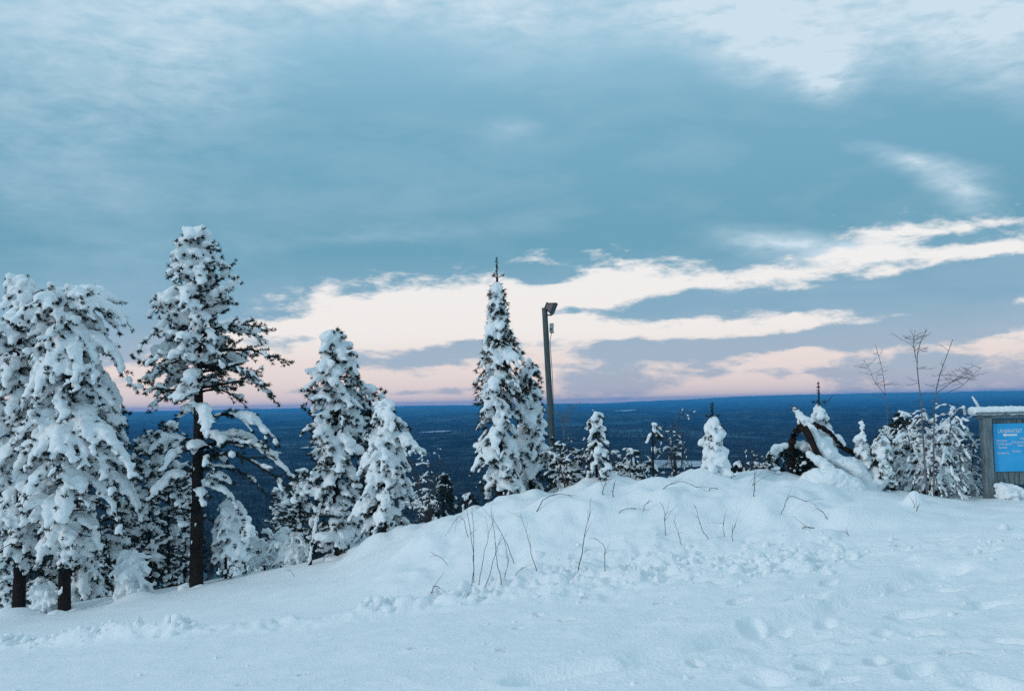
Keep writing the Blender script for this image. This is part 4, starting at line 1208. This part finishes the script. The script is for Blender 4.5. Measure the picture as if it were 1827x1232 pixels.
# floodlight: shallow dish housing, glass in a rim, U-bracket
fpos = Lp + np.array([11.5 * kl, -.05, -.0 * kl])
axd = unit([0.86, -0.30, -0.42])                     # faces right and down
sx_ = unit(np.cross(axd, [0, 0, 1])); su_ = np.cross(sx_, axd)
import bmesh
v_, f_ = [], []
sect = [(-.135, .050, .060), (-.11, .085, .085), (-.02, .115, .125), (.055, .135, .155), (.075, .150, .170), (.095, .150, .170)]
for (d_, hw_, hh_) in sect:
    for a_ in np.arange(16) / 16 * 2 * math.pi:
        c_, s_ = math.cos(a_), math.sin(a_)
        e = 0.45
        v_.append(fpos + axd * d_ + sx_ * hw_ * np.sign(c_) * abs(c_) ** e + su_ * hh_ * np.sign(s_) * abs(s_) ** e)
for i in range(len(sect) - 1):
    for j in range(16):
        f_.append([i * 16 + j, i * 16 + (j + 1) % 16, (i + 1) * 16 + (j + 1) % 16, (i + 1) * 16 + j])
f_.append(list(range(16))[::-1]); f_.append([(len(sect) - 1) * 16 + j for j in range(16)])
house = add_obj('floodlight', mesh_from('floodlight', np.array(v_), f_, False), M_METAL, rt)
gl = add_obj('glass', box_mesh('glass', fpos + axd * .098, sx_ * .125, su_ * .145, axd * .004, 0), M_GLASS, house)
for k in range(3):
    add_obj('cooling_fin', box_mesh('cooling_fin', fpos + axd * -.10 + sx_ * (k - 1) * .05, sx_ * .006, su_ * .09, axd * .055, 0), M_METAL, house)
wd = Tubes(); wd.add(np.array([Lp + [.06, 0, -.19], Lp + [.17, -.02, -.20], fpos + [.03, -.01, -.15], fpos + [.02, -.01, -.05]]), [.022, .022, .02, .016], 6)
wd.add(np.array([Lp + [.05, 0, -.10], fpos + [-.10, 0, -.09]]), [.016, .016], 6)
wd.build('bracket', M_METAL, rt)
bpx = Lp * (1 - (36 * kl) / Lp[2]) + np.array([10.5 * kl, -.04, 0])
jb = add_obj('junction_box', box_mesh('junction_box', bpx, np.array([.055, 0, 0]), np.array([0, .05, 0]), np.array([0.004, 0, .115])), M_GREY, rt)
add_obj('lid', box_mesh('lid', bpx + [.002, -.056, .045], np.array([.04, 0, 0]), np.array([0, .008, 0]), np.array([0, 0, .05])), M_GREY, jb)
add_obj('cable_gland', box_mesh('cable_gland', bpx + [-.02, -.05, -.045], np.array([.035, 0, 0]), np.array([0, .012, 0]), np.array([0, 0, .02])), M_METAL, jb)
add_obj('cable_gland', box_mesh('cable_gland', bpx + [.01, 0, -.128], np.array([.05, 0, 0]), np.array([0, .045, 0]), np.array([0, 0, .012])), M_METAL, jb)
wd = Tubes(); c0 = Lp * .9 + np.array([.10, -.03, 0])
wd.add(np.array([bpx + [0, 0, -.12], bpx + [-.05, -.04, -.35], bpx * .8 + np.array([-.02, -.06, 0]) * 1, bpx * .5 + np.array([-.03, -.08, 0])]), .008, 5); wd.build('cable', M_METAL, rt)

# ------------------------------------------------------------------ notice board
Ys = 16.3; ks = Ys / FPX
pb = at(1765, 888, Ys); bz = gz(pb[0], Ys) - .25
rt = thing('notice_board', 'wooden notice board with blue panel and snow along its roof', 'notice board', (pb[0], Ys, bz), rad(-1.0))
z0 = .25 + .02; W = 2.1
Z = lambda py: z0 + (887 - py) * ks
ex_, ey_, ez_ = np.array([1.0, 0, 0]), np.array([0, 1.0, 0]), np.array([0, 0, 1.0])
for xx in (0.0, W):
    add_obj('post', box_mesh('post', [xx, 0, Z(745) / 2 - .05], ex_ * .075, ey_ * .075, ez_ * (Z(745) / 2 + .05), .012), M_WOOD, rt)
npl = int((W - .15) / .088)
for k in range(npl):
    jit = (hash((k * 37) % 11) % 7 - 3) * .003
    add_obj('plank', box_mesh('plank', [.119 + k * .0885, .03 + jit, (Z(752) + Z(868)) / 2 + jit], ex_ * .0405, ey_ * .012, ez_ * (Z(752) - Z(868)) / 2, .004), M_WOOD2, rt)
add_obj('rail', box_mesh('rail', [W / 2, .062, Z(862)], ex_ * (W / 2 - .08), ey_ * .018, ez_ * .05), M_WOOD, rt)
add_obj('roof_beam', box_mesh('roof_beam', [W / 2, .01, Z(746)], ex_ * (W / 2 + .13), ey_ * .085, ez_ * .04), M_WOOD, rt)
rf = add_obj('roof_board', box_mesh('roof_board', [W / 2, 0, Z(741)], ex_ * (W / 2 + .22), ey_ * .17, ez_ * .016), M_WOOD, rt)
sn = Snow(np.random.default_rng(2)); rg = np.random.default_rng(2)
for xx in np.arange(-.19, W + .2, .055):
    for yy in (-.09, 0.02, .1):
        sn.add(np.array([xx + rg.normal(0, .01), yy, Z(737) + rg.normal(0, .004)]), ex_, .075, .085, .068)
sn.build('roof_snow', M_SNOWT, rt, .022, .006, 2)['kind'] = 'stuff'
pl, pr_, pt, pbm = 12 * ks, W - .16, Z(760), Z(845)
pan = add_obj('blue_panel', box_mesh('blue_panel', [(pl + pr_) / 2, -.004, (pt + pbm) / 2], ex_ * (pr_ - pl) / 2, ey_ * .006, ez_ * (pt - pbm) / 2, .002), M_BLUE, rt)


def lettering(txt, lx, lz, size, parent, name='lettering'):
    cu = bpy.data.curves.new('t', 'FONT'); cu.body = txt; cu.size = size; cu.extrude = .001
    ob = bpy.data.objects.new('t', cu); COL.objects.link(ob)
    dg = bpy.context.evaluated_depsgraph_get(); me_ = bpy.data.meshes.new_from_object(ob.evaluated_get(dg))
    bpy.data.objects.remove(ob)
    me_.name = name
    o = add_obj(name, None, None, parent) if me_ is None else add_obj(name, me_, M_WHITE, parent)
    o.rotation_euler = (rad(90), 0, 0); o.location = (lx, -.0125, lz)
    return o


lettering('LÄNSIRINTEET', 20 * ks, Z(776.5), .082, pan).scale = (.74, 1, 1)
for txt, px_, py_ in (('Rautulat', 1778, 791), ('Vuokraamo', 1778, 797), ('Saukot', 1781, 803), ('Street hc', 1779, 813),
                      ('Hiihto', 1821, 788), ('Palovaara', 1806, 794), ('Safarit', 1815, 800), ('Sveitsi', 1806, 810)):
    lettering(txt, (px_ - 1762) * ks, Z(py_ + 1), .054, pan)
ar = [[0, .0, 0], [.05, 0, .032], [.05, 0, .014], [.235, 0, .014], [.235, 0, -.014], [.05, 0, -.014], [.05, 0, -.032]]
av = np.array(ar + [[q[0], -.003, q[2]] for q in ar]) + np.array([28 * ks, -.0095, Z(780.5)])
af = [list(range(7))[::-1], list(range(7, 14))] + [[i, (i + 1) % 7, 7 + (i + 1) % 7, 7 + i] for i in range(7)]
add_obj('arrow', mesh_from('arrow', av, af, False), M_WHITE, pan)
# snow-covered stick poking up behind the board roof
rt = thing('snowy_twig', 'single snow-covered twig sticking up behind the board roof', 'twig', tuple(at(1762, 800, 16.8) * [1, 1, 0] + [0, 0, gz(at(1762, 800, 16.8)[0], 16.8) - .1]))
org = np.array(rt.location)
P = densify(px_line([(1765, 895), (1762, 800), (1752, 735), (1744, 722), (1734, 708)], 16.8, org), 14)
wd = Tubes(); wd.add(P, .008, 5); wd.build('stem', M_TWIG, rt)
wd = Tubes(); wd.add(P[6:] + [0, -.008, .012], [.012, .02, .022, .018, .022, .02, .024, .012], 6); wd.build('snow_load', M_SNOWT, rt)

# ------------------------------------------------------------------ dry shoots standing out of the snow bank
def shoots(label, lines, r0=.006, name='dry_shoots', cat='shoots'):
    b = hit_ground(*lines[0][0])
    rt_ = thing(name, label, cat, tuple(b - [0, 0, .05]))
    org_ = b - np.array([0, 0, .05])
    rg_ = np.random.default_rng(len(label))
    for pts in lines:
        h = hit_ground(*pts[0])
        P_ = [h - np.array([0, 0, .06])] + [at(px, py, h[1] + .02 * i + rg_.normal(0, .04)) for i, (px, py) in enumerate(pts[1:])]
        Q = densify(P_, 3 * len(P_) + 3) - org_
        Q[1:] += np.cumsum(rg_.normal(0, .006, (len(Q) - 1, 3)), 0)
        w_ = Tubes(); w_.add(Q, .8 * r0 * np.linspace(1, .35, len(Q)) * (pts[0][1] > 0), 5); 
        for q_ in rg_.uniform(.45, .95, 3 if len(pts) > 2 else 1):
            i_ = int(q_ * (len(Q) - 1)); d_ = unit(Q[min(i_ + 1, len(Q) - 1)] - Q[i_ - 1]) + rg_.normal(0, .55, 3); ln_ = rg_.uniform(.06, .2)
            w_.add(np.array([Q[i_], Q[i_] + d_ * ln_ * .5, Q[i_] + d_ * ln_ + [0, 0, -.02]]), [.35 * r0, .28 * r0, .15 * r0], 3)
        w_.build('stem', M_TWIG, rt_)
    return rt_


shoots('cluster of dry bare shoots crossing each other on the near bank', [
    [(839, 1048), (846, 1000), (832, 930), (826, 870), (826, 858)], [(845, 1040), (851, 980), (850, 900), (849, 868)], [(853, 1043), (860, 1000), (872, 950), (880, 930)],
    [(865, 1043), (885, 990), (897, 950)], [(897, 1044), (886, 985), (880, 920), (878, 905)], [(900, 1030), (905, 1000), (896, 960)], [(919, 1005), (905, 970), (885, 930), (860, 905)],
    [(957, 1018), (950, 980), (938, 940), (926, 910)], [(836, 958), (829, 930), (818, 918), (800, 945), (792, 957)], [(905, 1028), (925, 1012), (936, 1008)]])
shoots('tall lone dry shoot standing straight on the middle of the bank', [[(1031, 1017), (1040, 960), (1047, 920), (1051, 893)]], .008)
shoots('short lone dry shoot right of the tall lone one', [[(1081, 1015), (1083, 975), (1074, 968), (1065, 960)]], .006)
shoots('twig arching over the crest right of the tall narrow spruce', [[(953, 912), (968, 890), (990, 880), (1012, 878), (1028, 884), (1033, 892)], [(988, 880), (995, 890), (1001, 900)]], .008)
shoots('arched twig on the bank top below the thin sapling', [[(1172, 881), (1185, 866), (1205, 858), (1225, 857), (1245, 868)], [(1206, 858), (1216, 864), (1224, 876)]], .008)
shoots('small hooked twig right of the arched twigs below the white sapling', [[(1261, 876), (1266, 871), (1278, 873), (1290, 884), (1294, 891)]], .007)
shoots('pair of short upright sticks on the snow hump right of the lamp post', [[(1074, 884), (1078, 870), (1083, 858)], [(1094, 886), (1095, 874), (1096, 862)]], .010)
shoots('bowed twigs lying along the middle of the bank', [[(1096, 915), (1110, 906), (1130, 904), (1145, 910)], [(1143, 914), (1154, 898), (1164, 890)], [(1190, 956), (1186, 930), (1184, 905), (1180, 900)]], .007)
shoots('thin drooping stalks on the right part of the bank', [[(1270, 961), (1256, 948), (1250, 920), (1240, 895)], [(1217, 972), (1208, 950), (1200, 930)], [(1292, 958), (1289, 940), (1290, 925)], [(1307, 966), (1311, 950), (1314, 935)]], .006)
shoots('upright thin stick on the crest left of the broken trunk', [[(1344, 886), (1344, 872), (1343, 850), (1342, 836)], [(1334, 868), (1340, 862), (1343, 858)]], .009)
shoots('small snow-bent twigs in front of the broken trunk', [[(1388, 918), (1398, 902), (1409, 882), (1425, 886), (1440, 892)], [(1482, 926), (1468, 915), (1450, 900)]], .007)
shoots('dark forked twig reaching left from the rounded drift', [[(1462, 942), (1448, 941), (1432, 942), (1420, 953)], [(1452, 943), (1440, 936)]], .009)
shoots('tiny broken twig on the rounded drift', [[(1519, 956), (1512, 948), (1507, 943)]], .006)
shoots('short stalk poking out of a small drift before the birch bush', [[(1633, 912), (1635, 905), (1638, 899)], [(1631, 905), (1628, 893)]], .008)
shoots('small dark bent twig in smooth snow left of the shoots', [[(767, 1056), (772, 1049), (780, 1048), (789, 1050)]], .009)
shoots('thin slanting straw on the smooth snow left of the shoots', [[(802, 1007), (790, 997), (770, 986)]], .005)
shoots('fine crossed straws on the crest left of the slender pine', [[(527, 1028), (520, 1020), (515, 1014)]], .006)

# ------------------------------------------------------------------ haze: blue evening air over the valley
hz = [(-14000, -14000, -330), (14000, -14000, -330), (14000, 14600, -330), (-14000, 14600, -330)]
hv = hz + [(a, b, 33.0) for a, b, c in hz]
hf = [[0, 3, 2, 1], [4, 5, 6, 7], [0, 1, 5, 4], [1, 2, 6, 5], [2, 3, 7, 6], [3, 0, 4, 7]]
mh = bpy.data.materials.new('haze_air'); mh.use_nodes = True; mh.node_tree.nodes.clear()
pv = mh.node_tree.nodes.new('ShaderNodeVolumePrincipled'); oh = mh.node_tree.nodes.new('ShaderNodeOutputMaterial')
pv.inputs['Color'].default_value = (0.035, 0.44, 1.0, 1); pv.inputs['Density'].default_value = 0.000092; pv.inputs['Anisotropy'].default_value = 0.0
mh.node_tree.links.new(pv.outputs[0], oh.inputs['Volume'])
ho = add_obj('haze', mesh_from('haze', np.array(hv, float), hf, False), mh); ho['kind'] = 'stuff'
tag(ho, 'blue evening haze lying over the forested valley', 'haze')
